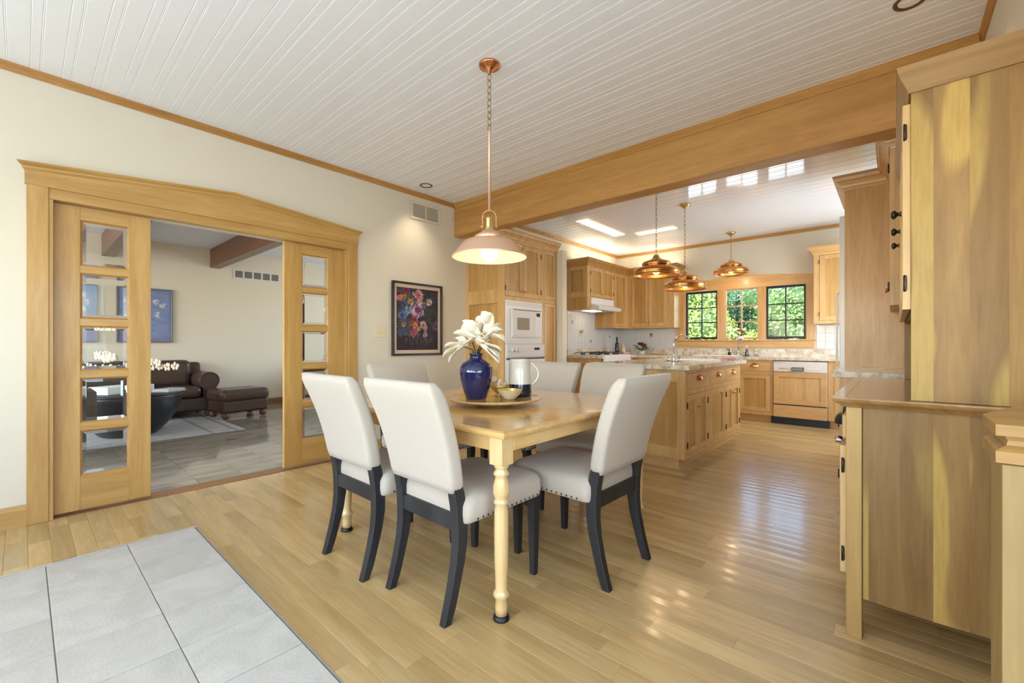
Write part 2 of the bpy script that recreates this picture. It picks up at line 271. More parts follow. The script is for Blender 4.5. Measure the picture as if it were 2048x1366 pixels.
    def build(s, name, mat, parent=None, world=False, tint=None, loc=None):
        if world and parent is not None: s.bm.transform(Matrix.Translation(-parent.location))
        bmesh.ops.recalc_face_normals(s.bm, faces=s.bm.faces[:])
        me = bpy.data.meshes.new(name); s.bm.to_mesh(me); s.bm.free()
        for k in (mat if isinstance(mat, (list, tuple)) else [mat]): me.materials.append(mt[k] if isinstance(k, str) else k)
        if tint is not None: a = me.attributes.new('tint', 'FLOAT', 'FACE'); a.data.foreach_set('value', [tint]*len(me.polygons) if isinstance(tint, float) else tint)
        o = bpy.data.objects.new(name, me); COL.objects.link(o)
        if parent is not None: o.parent = parent
        if loc is not None: o.location = loc
        return o
def tag(o, label=None, cat=None, group=None, kind=None):
    if label: o['label'] = label
    if cat: o['category'] = cat
    if group: o['group'] = group
    if kind: o['kind'] = kind
    return o
def thing(name, label, cat, loc=(0, 0, 0), rz=0, group=None):
    o = bpy.data.objects.new(name, None); COL.objects.link(o); o.location = loc; o.rotation_euler = (0, 0, rz); o.empty_display_size = .1
    return tag(o, label, cat, group)
def struct(o): o['kind'] = 'structure'; return o
def sempty(name, loc=(0, 0, 0)):
    o = bpy.data.objects.new(name, None); COL.objects.link(o); o.location = loc; o['kind'] = 'structure'; return o
def dup(root, loc, rz, label, group=None):
    r = root.copy(); COL.objects.link(r); r.location = loc; r.rotation_euler = (0, 0, rz); r['label'] = label
    if group: r['group'] = group
    for ch in list(root.children):
        c = ch.copy(); COL.objects.link(c); c.parent = r
        for g in list(ch.children): d = g.copy(); COL.objects.link(d); d.parent = c
    return r
def inst(name, me, parent, loc=(0, 0, 0), rot=(0, 0, 0), sc=None):
    o = bpy.data.objects.new(name, me); COL.objects.link(o); o.parent = parent; o.location = loc; o.rotation_euler = rot
    if sc: o.scale = sc
    return o
def meshof(mb, name, mat):
    o = mb.build(name, mat); me = o.data; bpy.data.objects.remove(o); return me
def rr(cx, cy, hx, hy, r, n=5):
    """rounded rectangle loop (2-D)"""
    P = []
    for qx, qy, a in ((1, 1, 0), (-1, 1, 90), (-1, -1, 180), (1, -1, 270)):
        for k in range(n): t = math.radians(a+90*k/(n-1)); P.append((cx+qx*(hx-r)+r*math.cos(t), cy+qy*(hy-r)+r*math.sin(t)))
    return P

CH = 2.74                       # ceiling height
XL, XR, YB, YF = -3.90, .36, 7.43, -2.6
# ------------------------------------------------------------------ SETTING: floors
fl = sempty('floor')
MB().box(-3.9, 3.0, YF, YB, -.06, -.014).build('subfloor', 'subfloor', fl)
TX = [-3.11+.3*i for i in range(21)]; TYs = [.676-.3*j for j in range(11)]
def board(x0, x1, y0, y1):
    b = MB(); g = .0003; c = .0013; m = (y0+y1)/2
    sec = [(y0+g, -.014), (y0+g, -c), (y0+g+c, -.0003), (m, 0.0004), (y1-g-c, -.0003), (y1-g, -c), (y1-g, -.014)]
    b.loft([[(x0+g, y, z) for y, z in sec], [(x1-g, y, z) for y, z in sec]], 0, False); return b
BW = .083; rects = []
y = .684
while y < YB:
    x = XL-random.random()*.9
    while x < XR:
        Ln = random.choice((.45, .6, .75, .9, 1.1, 1.3)); x1 = x+Ln; rects.append((max(x, XL), min(x1, XR if y > 1.6 else 3.0), y, min(y+BW, YB))); x = x1
    y += BW
y = .684-BW
while y > YF:
    x = XL-random.random()*.3
    while x < -3.135: x1 = x+random.choice((.4, .6, .8)); rects.append((max(x, XL), min(x1, -3.135), max(y, YF), y+BW)); x = x1
    y -= BW
rects = [r for r in rects if r[1]-r[0] > .03]
def bvis(r):
    cx, cy = (r[0]+r[1])/2, (r[2]+r[3])/2; s_, c_ = math.sin(cam.rotation_euler.z), math.cos(cam.rotation_euler.z)
    D = -s_*cx+c_*cy; L = c_*cx+s_*cy
    if D < .9 or abs(L)/D > 1.3: return 1e3+abs(D)
    return D
rects.sort(key=bvis)
for r in rects[:300]: board(*r).build('board', 'floor', fl, tint=random.random())
rest = MB(); tl = []
for r in rects[300:]:
    n0 = len(rest.bm.faces); rest.merge(board(*r).bm); tl += [random.random()]*(len(rest.bm.faces)-n0)
rest.bm.faces.ensure_lookup_table()
o = rest.build('distant_boards', 'floor', fl, tint=tl); o['kind'] = 'stuff'
# pale tiles in front of the wood floor
MB().box(-3.135, 3.0, YF, .678, -.014, -.004).build('tile_bed', 'grout', fl)
for i in range(20):
    for j in range(8):
        x0, y1 = TX[i], TYs[j]
        MB().box(x0+.0018, min(x0+.2982, 3), y1-.2982, y1-.0018, -.006, .0006, .0012).build('tile', 'tile', fl, tint=random.random())
MB().box(-3.128, -3.112, YF, .684, -.01, .002).build('tile_border', 'tile', fl, tint=.4)
MB().box(-3.128, 3.0, .6785, .6835, -.01, .0008).build('tile_border', 'grout', fl)
# living room floor
lf = sempty('floor_living')
MB().box(-8.6, XL-.15, -3, 6, -.06, -.008).build('marble_bed', 'marble_grout', lf)
mjy = [.92+.305*k for k in range(-4, 12)]; mjx = [-8.5+.305*k for k in range(15)]
for yy in mjy:
    for xx in mjx:
        MB().box(xx+.0012, min(xx+.3038, -4.04), yy+.0012, yy+.3038, -.01, 0, .0006).build('tile', 'marble', lf, tint=random.random())
# ------------------------------------------------------------------ ceiling of beaded planks
cl = sempty('ceiling')
MB().box(-3.95, 3.0, YF-.1, YB+.1, CH+.012, CH+.08).build('ceiling_backing', 'ceil_flat', cl)
PW = .131
def plank_mesh(x0, x1, m='ceil'):
    b = MB(); d = .0016 if m == 'ceil' else .003
    sec = [(0, .012), (0, .002), (.003, 0), (.036, 0), (.0385, d), (.041, .0005), (.0435, .0005), (.046, d), (.0485, 0), (PW-.003, 0), (PW, .002), (PW, .012)]
    b.loft([[(x0, y_, CH+z_) for y_, z_ in sec], [(x1, y_, CH+z_) for y_, z_ in sec]], 0, False); return meshof(b, 'plank', m)
pm3 = plank_mesh(XL, XR, 'ceil_gloss'); pm1, pm2 = plank_mesh(XL, XR+.0), plank_mesh(XL, 3.0)
y = .031-PW*20
while y < YB:
    inst('plank', pm2 if y < 1.45 else pm1 if y < 3.4 else pm3, cl, (0, y, 0)); y += PW
struct(MB().box(-8.6, XL-.1, -3.1, 6.1, 2.66, 2.76).build('ceiling_living', 'ceil_flat'))
# ------------------------------------------------------------------ walls
def wallx(name, x0, x1, y0, y1, z1, holes, m):
    """wall slab thin in X with rectangular holes (y0,y1,z0,z1)"""
    b = MB(); ys = sorted({y0, y1, *[h[0] for h in holes], *[h[1] for h in holes]}); zs = sorted({0, z1, *[h[2] for h in holes], *[h[3] for h in holes]})
    for i in range(len(ys)-1):
        for k in range(len(zs)-1):
            cy, cz = (ys[i]+ys[i+1])/2, (zs[k]+zs[k+1])/2
            if not any(h[0] < cy < h[1] and h[2] < cz < h[3] for h in holes): b.box(x0, x1, ys[i], ys[i+1], zs[k], zs[k+1])
    bmesh.ops.remove_doubles(b.bm, verts=b.bm.verts[:], dist=1e-5)
    return struct(b.build(name, m))
def wally(name, y0, y1, x0, x1, z1, holes, m):
    b = MB(); xs = sorted({x0, x1, *[h[0] for h in holes], *[h[1] for h in holes]}); zs = sorted({0, z1, *[h[2] for h in holes], *[h[3] for h in holes]})
    for i in range(len(xs)-1):
        for k in range(len(zs)-1):
            cx, cz = (xs[i]+xs[i+1])/2, (zs[k]+zs[k+1])/2
            if not any(h[0] < cx < h[1] and h[2] < cz < h[3] for h in holes): b.box(xs[i], xs[i+1], y0, y1, zs[k], zs[k+1])
    bmesh.ops.remove_doubles(b.bm, verts=b.bm.verts[:], dist=1e-5)
    return struct(b.build(name, m))
D0, D1, DT = .118, 2.035, 1.985          # door opening in y, its height
wl = wallx('wall_left', XL-.07, XL, YF-.1, YB+.1, CH+.012, [(D0, D1, 0, DT)], 'wall')
wallx('wall_left_living', XL-.15, XL-.10, -3, 6, 2.66, [(D0, D1, 0, DT)], 'wall_living')
wally('wall_back', YB, YB+.14, XL-.1, XR+.2, CH+.012, [(-2.66, -.925, 1.15, 1.965)], 'wall')
wallx('wall_right', XR, XR+.12, 1.55, YB+.1, CH+.012, [], 'wall')
wally('wall_right_return', 1.43, 1.55, XR, 3.0, CH+.012, [], 'wall')
wallx('wall_far_right', 3.0, 3.12, YF-.1, 1.55, CH+.012, [(-2.0, 1.0, 1.0, 2.2)], 'wall')
wally('wall_front', YF-.12, YF, XL-.1, 3.1, CH+.012, [(-3.3, -1.75, 1.05, 2.2), (-1.55, .0, 1.05, 2.2), (.2, 1.75, 1.05, 2.2)], 'wall')
wallx('wall_living_left', -8.6, -8.5, -3, 6, 2.66, [], 'wall_living')
wally('wall_living_front', -3.1, -3.0, -8.6, XL-.1, 2.66, [(-8.2, -4.6, .7, 2.4)], 'wall_living')
wally('wall_living_back', 6.0, 6.1, -8.6, XL-.1, 2.66, [(-7.5, -4.9, .8, 2.4)], 'wall_living')
# short painted wall beside the oven cabinet
struct(MB().box(XL+.001, -3.18, 4.58, 4.67, 0, 2.29).build('wall_stub', 'wall'))
# ------------------------------------------------------------------ trims
crown = [(0, CH), (.022, CH), (.022, CH-.008), (.016, CH-.016), (.018, CH-.026), (.010, CH-.036), (.009, CH-.048), (0, CH-.048)]
struct(MB().sweep([(XL, YF), (XL, 3.38)], crown, 1).build('trim_1', 'trim_y'))
struct(MB().sweep([(XL, 3.541), (XL, YB), (XR, YB)], crown, 1).build('trim_2', 'trim_x'))
struct(MB().sweep([(XR, 3.38), (XR, 1.56)], crown, 1).build('trim_3', 'trim_y'))
struct(MB().sweep([(XL+.02, 3.38), (XR-.02, 3.38)], [(0, CH), (.024, CH), (.024, CH-.01), (.016, CH-.02), (.018, CH-.03), (.006, CH-.044), (.006, CH-.055), (0, CH-.055)], 1).build('trim_4', 'trim_x'))
bm_ = sempty('ceiling_beam', (0, 3.38, 0))
MB().box(XL+.001, XR-.001, 3.38, 3.54, 2.352, CH, .003).build('beam_face', 'trim_x', bm_, world=True)
bp = [(0, 0), (.016, 0), (.016, .10), (.010, .115), (.006, .127), (0, .127)]
struct(MB().sweep([(XL, YF), (XL, .018)], bp, 1).build('baseboard_left', 'maple_y'))
struct(MB().sweep([(XL, 2.138), (XL, 3.56)], bp, 1).build('baseboard_left_far', 'maple_y'))
struct(MB().sweep([(-8.5, -3), (-8.5, 6)], [(0, 0), (.018, 0), (.018, .09), (.008, .11), (0, .11)], 1).build('baseboard_living', 'brownwood_y'))
# door surround
ds = sempty('door_surround', (XL, 1.08, 0))
def casing(y0, y1): return MB().box(XL+.0, XL+.022, y0, y1, 0, 2.05, .003)
for a, b in ((.016, .108), (2.048, 2.14)): casing(a, b).build('casing', 'maple_z', ds, world=True)
for a, b in ((.108, .127), (2.027, 2.048)):
    MB().box(XL-.005, XL+.015, a-(.004 if a < 1 else 0), b+(.004 if a > 1 else 0), 0, 1.979, .002).box(XL-.14, XL-.005, *((.1185, .1272) if a < 1 else (2.0268, 2.0345)), 0, 1.984).build('jamb', 'maple_z', ds, world=True)
MB().prism([(.009, 2.045), (2.147, 2.045), (2.147, 2.125), (1.10, 2.222), (.009, 2.125)], 'X', XL, XL+.026).build('pediment_board', 'maple_y', ds, world=True)
MB().box(XL-.04, XL+.015, .106, 2.050, 1.979, 2.046, .002).build('head_jamb', 'maple_y', ds, world=True)
pf = [(.026, -.002), (.030, .006), (.034, .010), (.036, .022), (.052, .034), (.056, .044), (0, .044), (0, -.002)]
b = MB(); loops = []
for yy, zz, ext in ((.009, 2.125, -1), (1.10, 2.222, 0), (2.147, 2.125, 1)):
    loops.append([(XL+o_, yy+ext*max(0, o_-.024), zz+z_) for o_, z_ in pf])
b.loft(loops, 0, False); b.build('pediment_crown', 'maple_y', ds, world=True)
MB().box(XL-.15, XL-.0, D0, D1, -.012, .004, .002).build('threshold', 'brownwood_y', ds, world=True)

# sliding pocket doors with five bevelled panes
def pocket_door(name, y0, y1, p0, p1, zs):
    d = sempty(name, (XL-.055, (y0+y1)/2, 0)); x0, x1 = XL-.075, XL-.040
    b = MB().box(x0, x1, y0, p0, .014, 1.975, .002).box(x0, x1, p1, y1, .014, 1.975, .002)
    b.build('stile', 'maple_z', d, world=True)
    edges = [.014]+[z for pr in zs for z in pr]+[1.975]
    b = MB()
    for k in range(0, len(edges), 2):
        b.box(x0+.001, x1-.001, p0-.001, p1+.001, edges[k], edges[k+1], .0015)
    b.build('rail', 'maple_y', d, world=True)
    for z0, z1 in zs:
        fr = MB(); e = .010
        sec = [(0, 0), (e, .010), (e, .014), (0, .014)]
        for xs, sg in ((x1-.002, -1), (x0+.002, 1)):
            lo = []
            for (yy, zz, sy, sz) in ((p0, z0, 1, 1), (p1, z0, -1, 1), (p1, z1, -1, -1), (p0, z1, 1, -1)):
                lo.append([(xs+sg*dz, yy+sy*dd, zz+sz*dd) for dd, dz in sec])
            fr.loft(lo, 0, False, False, True)
        fr.build('glazing_bead', 'trim_y', d, world=True)
        g = MB(); xm = (x0+x1)/2; a0, a1, c0, c1 = p0+.003, p1-.003, z0+.003, z1-.003; q = .026; t = .0035
        def ring(x, o): return [(x, a0+o, c0+o), (x, a1-o, c0+o), (x, a1-o, c1-o), (x, a0+o, c1-o)]
        R = [[g.bm.verts.new(p) for p in ring(xx, oo)] for xx, oo in ((xm+t, q), (xm+.0008, 0), (xm-.0008, 0), (xm-t, q))]
        for A, B in ((R[0], R[1]), (R[1], R[2]), (R[2], R[3])):
            for k in range(4): f = g.bm.faces.new([A[k], A[(k+1) % 4], B[(k+1) % 4], B[k]]); f.material_index = 1
        g.bm.faces.new(R[0]); g.bm.faces.new(R[3][::-1])
        g.build('pane', ['pane', 'bevel'], d, world=True)
ZP = [(.232, .525), (.575, .866), (.912, 1.205), (1.252, 1.548), (1.595, 1.89)]
pocket_door('door_1', .1275, .602, .248, .486, ZP)
pocket_door('door_2', 1.494, 2.0265, 1.645, 1.878, ZP)

# ------------------------------------------------------------------ window over the sink
def sash(name, x0, x1, z0, z1, m, fw, mw, fixed=False):
    wdw = sempty(name, ((x0+x1)/2, YB+.03, z0)); y0, y1 = YB+.012, YB+.05
    b = MB().box(x0, x0+fw, y0, y1, z0, z1, .003).box(x1-fw, x1, y0, y1, z0, z1, .003).box(x0+fw, x1-fw, y0, y1, z0, z0+fw, .003).box(x0+fw, x1-fw, y0, y1, z1-fw, z1, .003)
    b.build('window_frame', m, wdw, world=True)
    xi0, xi1, zi0, zi1 = x0+fw, x1-fw, z0+fw, z1-fw; xm = (xi0+xi1)/2; h = (zi1-zi0)/3
    b = MB().box(xm-mw/2, xm+mw/2, y0+.006, y1-.006, zi0, zi1, .002)
    for k in (1, 2): b.box(xi0, xm-mw/2, y0+.006, y1-.006, zi0+h*k-mw/2, zi0+h*k+mw/2, .002).box(xm+mw/2, xi1, y0+.006, y1-.006, zi0+h*k-mw/2, zi0+h*k+mw/2, .002)
    b.build('muntin', m, wdw, world=True)
    for k in range(3):
        for a, c in ((xi0, xm-mw/2), (xm+mw/2, xi1)): MB().box(a, c, y0+.017, y0+.020, zi0+h*k+(mw/2 if k else 0), zi0+h*(k+1)-(mw/2 if k < 2 else 0)).build('pane', 'pane', wdw, world=True)
    return wdw
w1 = sash('window_1', -2.645, -2.125, 1.165, 1.955, 'black_frame', .035, .018)
w2 = sash('window_2', -2.03, -1.545, 1.165, 1.955, 'cab_z', .022, .016)
w3 = sash('window_3', -1.455, -.938, 1.165, 1.955, 'black_frame', .035, .018)
for wq, cx in ((w1, -2.42), (w3, -1.11)):
    MB().box(cx-.05, cx+.05, YB-.012, YB+.008, 1.152, 1.164, .003).tube([(cx, YB-.01, 1.166), (cx+.02, YB-.03, 1.176), (cx+.06, YB-.035, 1.168)], .005).build('crank_handle', 'chrome', wq, world=True)
for n_, (a, c) in enumerate(((-2.135, -2.02), (-1.555, -1.445))):
    struct(MB().box(a, c, YB-.02, YB+.06, 1.15, 1.965, .003).build('trim_%d' % (5+n_), 'cab_z'))
struct(MB().box(-2.79, -2.645, YB-.022, YB, 1.135, 1.99, .003).box(-2.66, -2.640, YB-.01, YB+.1, 1.15, 1.965).build('trim_7', 'cab_z'))
struct(MB().box(-.938, -.845, YB-.022, YB, 1.135, 1.99, .003).box(-.945, -.925, YB-.01, YB+.1, 1.15, 1.965).build('trim_8', 'cab_z'))
struct(MB().prism([(-2.80, 1.955), (-.835, 1.955), (-.835, 2.085), (-1.80, 2.165), (-2.80, 2.085)], 'Y', YB-.03, YB).build('trim_9', 'cab_x'))
struct(MB().box(-2.81, -.825, YB-.045, YB+.1, 1.135, 1.155, .004).build('trim_10', 'cab_x'))
struct(MB().box(-2.79, -.845, YB-.020, YB, 1.03, 1.135, .003).build('trim_11', 'cab_x'))

# ------------------------------------------------------------------ cabinets
def knob_mesh(m, s=1.0):
    b = MB(); b.lathe([(0, .026*s), (.008*s, .0255*s), (.0135*s, .021*s), (.014*s, .016*s), (.008*s, .011*s), (.005*s, .006*s), (.009*s, .001*s), (.009*s, 0), (0, 0)], seg=16)
    b.bm.transform(Matrix.Rotation(PI/2, 4, 'X')); return meshof(b, 'knob', m)
KNOB = knob_mesh('copper'); KNOBB = knob_mesh('black', 1.25)
def cup_mesh(m):
    b = MB(); b.lathe([(.001, .022), (.018, .021), (.032, .016), (.042, .006), (.046, -.004), (.052, -.006), (.052, -.009), (.044, -.009), (.038, .004), (.028, .013), (.001, .018)], seg=18, a0=0, a1=PI)
    b.bm.transform(Matrix.Rotation(PI/2, 4, 'X'))        # opening downward, bulging to -y
    for v in b.bm.verts: v.co.y = v.co.y-.010
    return meshof(b, 'cup_pull', m)
CUP = cup_mesh('copper')
HINGE = meshof(MB().box(-.004, .004, -.004, .002, -.025, .025, .0015).lathe([(0, .03), (.004, .028), (.004, -.028), (0, -.03)], (0, -.004), 8), 'hinge', 'nail')
def shaker(x0, x1, z0, z1, sw=.055, y=-.002, th=.022, rec=.013):
    g = .003; x0 += g; x1 -= g; z0 += g; z1 -= g; b = MB()
    b.box(x0, x0+sw, y, y+th, z0, z1, .0012).box(x1-sw, x1, y, y+th, z0, z1, .0012)
    b.box(x0+sw, x1-sw, y, y+th, z0, z0+sw, .0012).box(x0+sw, x1-sw, y, y+th, z1-sw, z1, .0012)
    b.box(x0+sw-.002, x1-sw+.002, y+rec, y+th-.002, z0+sw-.002, z1-sw+.002, mi=1); return b
def fronts(t, items, mat='cab_z', matx='cab_x'):
    """items: ('door', x0,x1,z0,z1, knobx, knobz, hingeside) | ('drawer', x0,x1,z0,z1,'cup'/'knob') | ('panel', ...)"""
    for it in items:
        k, x0, x1, z0, z1 = it[:5]
        if k == 'drawer':
            d = MB().box(x0+.002, x1-.002, -.002, .018, z0+.002, z1-.002, .0015).build('drawer', matx, t)
            inst('cup_pull' if it[5] == 'cup' else 'knob', CUP if it[5] == 'cup' else KNOB, d, ((x0+x1)/2, -.003, (z0+z1)/2))
        else:
            sw = it[8] if len(it) > 8 else .055
            d = shaker(x0, x1, z0, z1, sw).build('door' if k == 'door' else 'panel', [mat, 'cab_p'], t)
            if k == 'door':
                if it[5] is not None: inst('knob', KNOB, d, (it[5], -.003, it[6]))
                hx = {'L': x0, 'R': x1}.get(it[7])
                if hx is not None:
                    for hz in (z0+.09, z1-.09): inst('hinge', HINGE, d, (hx, -.002, hz))
def frame_front(b, W_, z0, z1, rects_, y0=0, y1=.022):
    xs = sorted({0, W_, *[r[0] for r in rects_], *[r[1] for r in rects_]}); zs = sorted({z0, z1, *[r[2] for r in rects_], *[r[3] for r in rects_]})
    for i in range(len(xs)-1):
        for k in range(len(zs)-1):
            cx, cz = (xs[i]+xs[i+1])/2, (zs[k]+zs[k+1])/2
            if not any(r[0] < cx < r[1] and r[2] < cz < r[3] for r in rects_): b.box(xs[i], xs[i+1], y0, y1, zs[k], zs[k+1])
    bmesh.ops.remove_doubles(b.bm, verts=b.bm.verts[:], dist=1e-5)
def cabinet(name, label, loc, rz, W_, Dp, z0, z1, items, group=None, toe=False, endL=None, endR=None, mat='cab_z', extra=None, cat='cabinet'):
    t = thing(name, label, cat, loc, rz, group)
    b = MB(); frame_front(b, W_, z0, z1, [i[1:5] for i in items]); b.build('face_frame', mat, t)
    b = MB().box(.018 if endL else .0, W_-(.018 if endR else 0), .0225, Dp, z0, z1)
    if extra: extra(b)
    b.build('body', 'cab_p', t)
    if toe: MB().box(.05 if endL else 0, W_-(.05 if endR else 0), .07, Dp, 0, z0).build('toe_kick', 'cab_x', t)
    for side, spec in (('L', endL), ('R', endR)):
        if spec:
            x0, x1 = (0, .018) if side == 'L' else (W_-.018, W_); b = MB()
            ys = sorted({.022, Dp, *[s[0] for s in spec], *[s[1] for s in spec]}); zs = sorted({z0, z1, *[s[2] for s in spec], *[s[3] for s in spec]})
            for i in range(len(ys)-1):
                for k in range(len(zs)-1):
                    cy, cz = (ys[i]+ys[i+1])/2, (zs[k]+zs[k+1])/2
                    if not any(s[0] < cy < s[1] and s[2] < cz < s[3] for s in spec): b.box(x0, x1, ys[i], ys[i+1], zs[k], zs[k+1])
            bmesh.ops.remove_doubles(b.bm, verts=b.bm.verts[:], dist=1e-5)
            b.build('end_frame', mat, t)
    fronts(t, items, mat); return t
# tall oven cabinet
tall = cabinet('oven_cabinet', 'tall maple cabinet housing the white microwave and wall oven', (-3.27, 3.57, 0), PI/2, 1.0, .628, .1, 2.28,
    [('door', .02, .33, 1.63, 2.25, .305, 1.70, 'L'), ('door', .33, .672, 1.63, 2.25, .355, 1.70, 'R'), ('hole', .015, .682, 1.092, 1.585), ('hole', .015, .70, .38, 1.088),
     ('door', .02, .69, .13, .36, .35, .25, None)] if False else
    [('door', .02, .33, 1.63, 2.25, .305, 1.70, 'L'), ('door', .33, .672, 1.63, 2.25, .355, 1.70, 'R'), ('drawer', .02, .69, .13, .36, 'cup'),
     ('panel', .735, .985, 1.64, 2.26, None, 0, None, .045), ('panel', .735, .985, .13, 1.60, None, 0, None, .045)],
    toe=True, endL=[(.10, .574, 1.711, 2.22), (.10, .574, .9, 1.556), (.10, .574, .2, .8)])
cp = [(0, 2.26), (.006, 2.26), (.012, 2.275), (.02, 2.285), (.024, 2.30), (.045, 2.325), (.06, 2.333), (.066, 2.355), (.074, 2.36), (.074, 2.375), (0, 2.375)]
def crownm(path, side, dz=0, name='trim_12', m='cab_x'):
    return struct(MB().sweep(path, [(o_, z_+dz) for o_, z_ in cp], side).build(name, m))
crownm([(XL+.001, 3.57), (-3.27, 3.57), (-3.27, 4.575)], 1)
MB().box(XL+.005, -3.275, 3.575, 4.57, 2.281, 2.36).build('top_board', 'cab_x', tall, world=False) if False else None
# microwave
mw = thing('microwave', 'white built-in microwave with dark display above the wall oven', 'microwave', (-3.27, 3.57, 1.09), PI/2)
b = MB().box(.012, .685, -.008, -.0005, 0, .495, .002); b.box(.03, .668, -.010, -.007, .43, .485); b.build('trim_kit', 'white_app', mw)
for z_, n_ in ((.436, 4), (.015, 3)):
    for k in range(n_): MB().box(.03, .668, -.013, -.010, z_+k*.012, z_+k*.012+.006).build('louvre', 'white_app2', mw)
b = MB().box(.10, .635, -.03, -.008, .07, .40, .004); b.build('body', 'white_app', mw)
dr = MB().box(.105, .505, -.040, -.030, .085, .385, .003).build('door', 'white_app2', mw)
MB().box(.175, .40, -.0415, -.040, .16, .30, .0005).build('window', 'glass_dark', dr)
MB().box(.12, .63, -.034, -.03, .388, .396).build('top_slot', 'black', mw)
cpn = MB().box(.51, .63, -.038, -.030, .085, .385, .003).build('control_panel', 'white_app', mw)
MB().box(.535, .605, -.0395, -.038, .325, .368).build('display', 'display', cpn)
b = MB()
for i in range(3):
    for k in range(6): b.box(.535+i*.026, .553+i*.026, -.0392, -.038, .11+k*.032, .126+k*.032)
b.build('button', 'white_app2', cpn)
# wall oven
ov = thing('wall_oven', 'white wall oven with two knobs below the microwave', 'oven', (-3.27, 3.57, .38), PI/2)
MB().box(.012, .70, -.02, -.0005, 0, .705, .003).build('body', 'white_app', ov)
cpn = MB().box(.012, .70, -.034, -.021, .555, .70, .004).build('control_panel', 'white_app2', ov)
for kx in (.09, .155, .22):
    k_ = MB().lathe([(0, .024), (.016, .022), (.02, .012), (.022, 0), (0, 0)], seg=18); k_.bm.transform(Matrix.Rotation(PI/2, 4, 'X'))
    k_.build('knob', 'white_app', cpn, loc=(kx, -.034, .635))
MB().box(.50, .60, -.0355, -.034, .635, .665).build('display', 'display', cpn)
b = MB()
for k in range(4): b.box(.505+k*.026, .52+k*.026, -.0352, -.034, .605, .615)
b.build('button', 'white_app', cpn)
MB().box(.012, .70, -.028, -.02, .530, .545).build('vent_slot', 'black', ov)
dr = MB().box(.015, .697, -.045, -.022, .02, .525, .005).build('door', 'white_app', ov)
MB().box(.10, .61, -.047, -.045, .12, .40).build('window', 'glass_dark', dr)
MB().tube([(.06, -.045, .47), (.06, -.085, .475), (.65, -.085, .475), (.65, -.045, .47)], .011).build('handle', 'white_app', dr)

# upper cabinets, left wall and back wall
ug = 'maple upper cabinets in the kitchen'
cabinet('upper_cabinet', 'maple upper cabinet with two small doors directly over the white range hood', (-3.53, 5.74, 0), PI/2, .84, .369, 1.82, 2.31,
    [('door', .10, .465, 1.83, 2.285, .44, 1.885, 'L', .05), ('door', .465, .83, 1.83, 2.285, .49, 1.885, 'R', .05)], group=ug, endL=[(.08, .30, 1.90, 2.24)],
    extra=lambda b: b.box(0, .10, .0005, .369, 1.625, 1.82))
cabinet('upper_cabinet', 'maple corner upper cabinet to the right of the range hood', (-3.53, 6.581, 0), PI/2, .52, .369, 1.36, 2.31,
    [('door', .03, .44, 1.385, 2.285, .06, 1.45, None, .055)], group=ug)
cabinet('upper_cabinet', 'wide two-door maple upper cabinet on the back wall left of the window', (-3.529, 7.1, 0), 0, .82, .329, 1.36, 2.31,
    [('door', .05, .375, 1.385, 2.285, .35, 1.46, None, .055), ('door', .375, .70, 1.385, 2.285, .40, 1.46, None, .055)], group=ug)
cabinet('upper_cabinet', 'narrow maple upper cabinet on the back wall right of the window', (-.815, 7.1, 0), 0, .50, .329, 1.36, 2.31,
    [('door', .06, .44, 1.40, 2.28, .40, 1.46, 'L', .055)], group=ug, endL=[(.05, .28, 1.42, 2.26)])
crownm([(XL+.001, 5.74), (-3.53, 5.74), (-3.53, 7.1), (-2.71, 7.1), (-2.71, YB-.001)], 1, .035, 'trim_13', 'trim_x')
crownm([(-.815, YB-.001), (-.815, 7.1), (-.315, 7.1)], 1, .02, 'trim_14')
# base cabinets
bg_ = 'maple base cabinets in the kitchen'
cabinet('base_cabinet', 'maple base cabinet with side panel under the gas cooktop', (-3.30, 5.745, 0), PI/2, 1.085, .598, .1, .864,
    [('drawer', .05, 1.0, .68, .83, 'cup'), ('door', .05, .525, .13, .65, .50, .58, 'L'), ('door', .525, 1.0, .13, .65, .55, .58, 'R')], group=bg_, toe=True, endL=[(.08, .52, .2, .78)])
cabinet('base_cabinet', 'maple corner base cabinet along the back wall behind the island', (-3.299, 6.83, 0), 0, .85, .598, .1, .864, [('drawer', .05, .80, .70, .83, 'cup'), ('door', .05, .80, .13, .66, .76, .58, 'L')], group=bg_, toe=True)
cabinet('base_cabinet', 'maple sink base cabinet below the window', (-2.448, 6.83, 0), 0, .745, .598, .1, .864, [('panel', .04, .705, .70, .83, None, 0, None, .03), ('door', .04, .37, .13, .66, .34, .58, 'L'), ('door', .37, .705, .13, .66, .40, .58, 'R')], group=bg_, toe=True)
cabinet('base_cabinet', 'maple base cabinet with one drawer left of the dishwasher', (-1.702, 6.83, 0), 0, .455, .598, .1, .864, [('drawer', .03, .425, .70, .835, 'cup'), ('door', .03, .425, .145, .66, None, .58, None)], group=bg_, toe=True)
cabinet('base_cabinet', 'narrow full-height-door maple base cabinet right of the dishwasher', (-.632, 6.83, 0), 0, .40, .598, .1, .864, [('door', .06, .36, .13, .82, .09, .75, None)], group=bg_, toe=True)
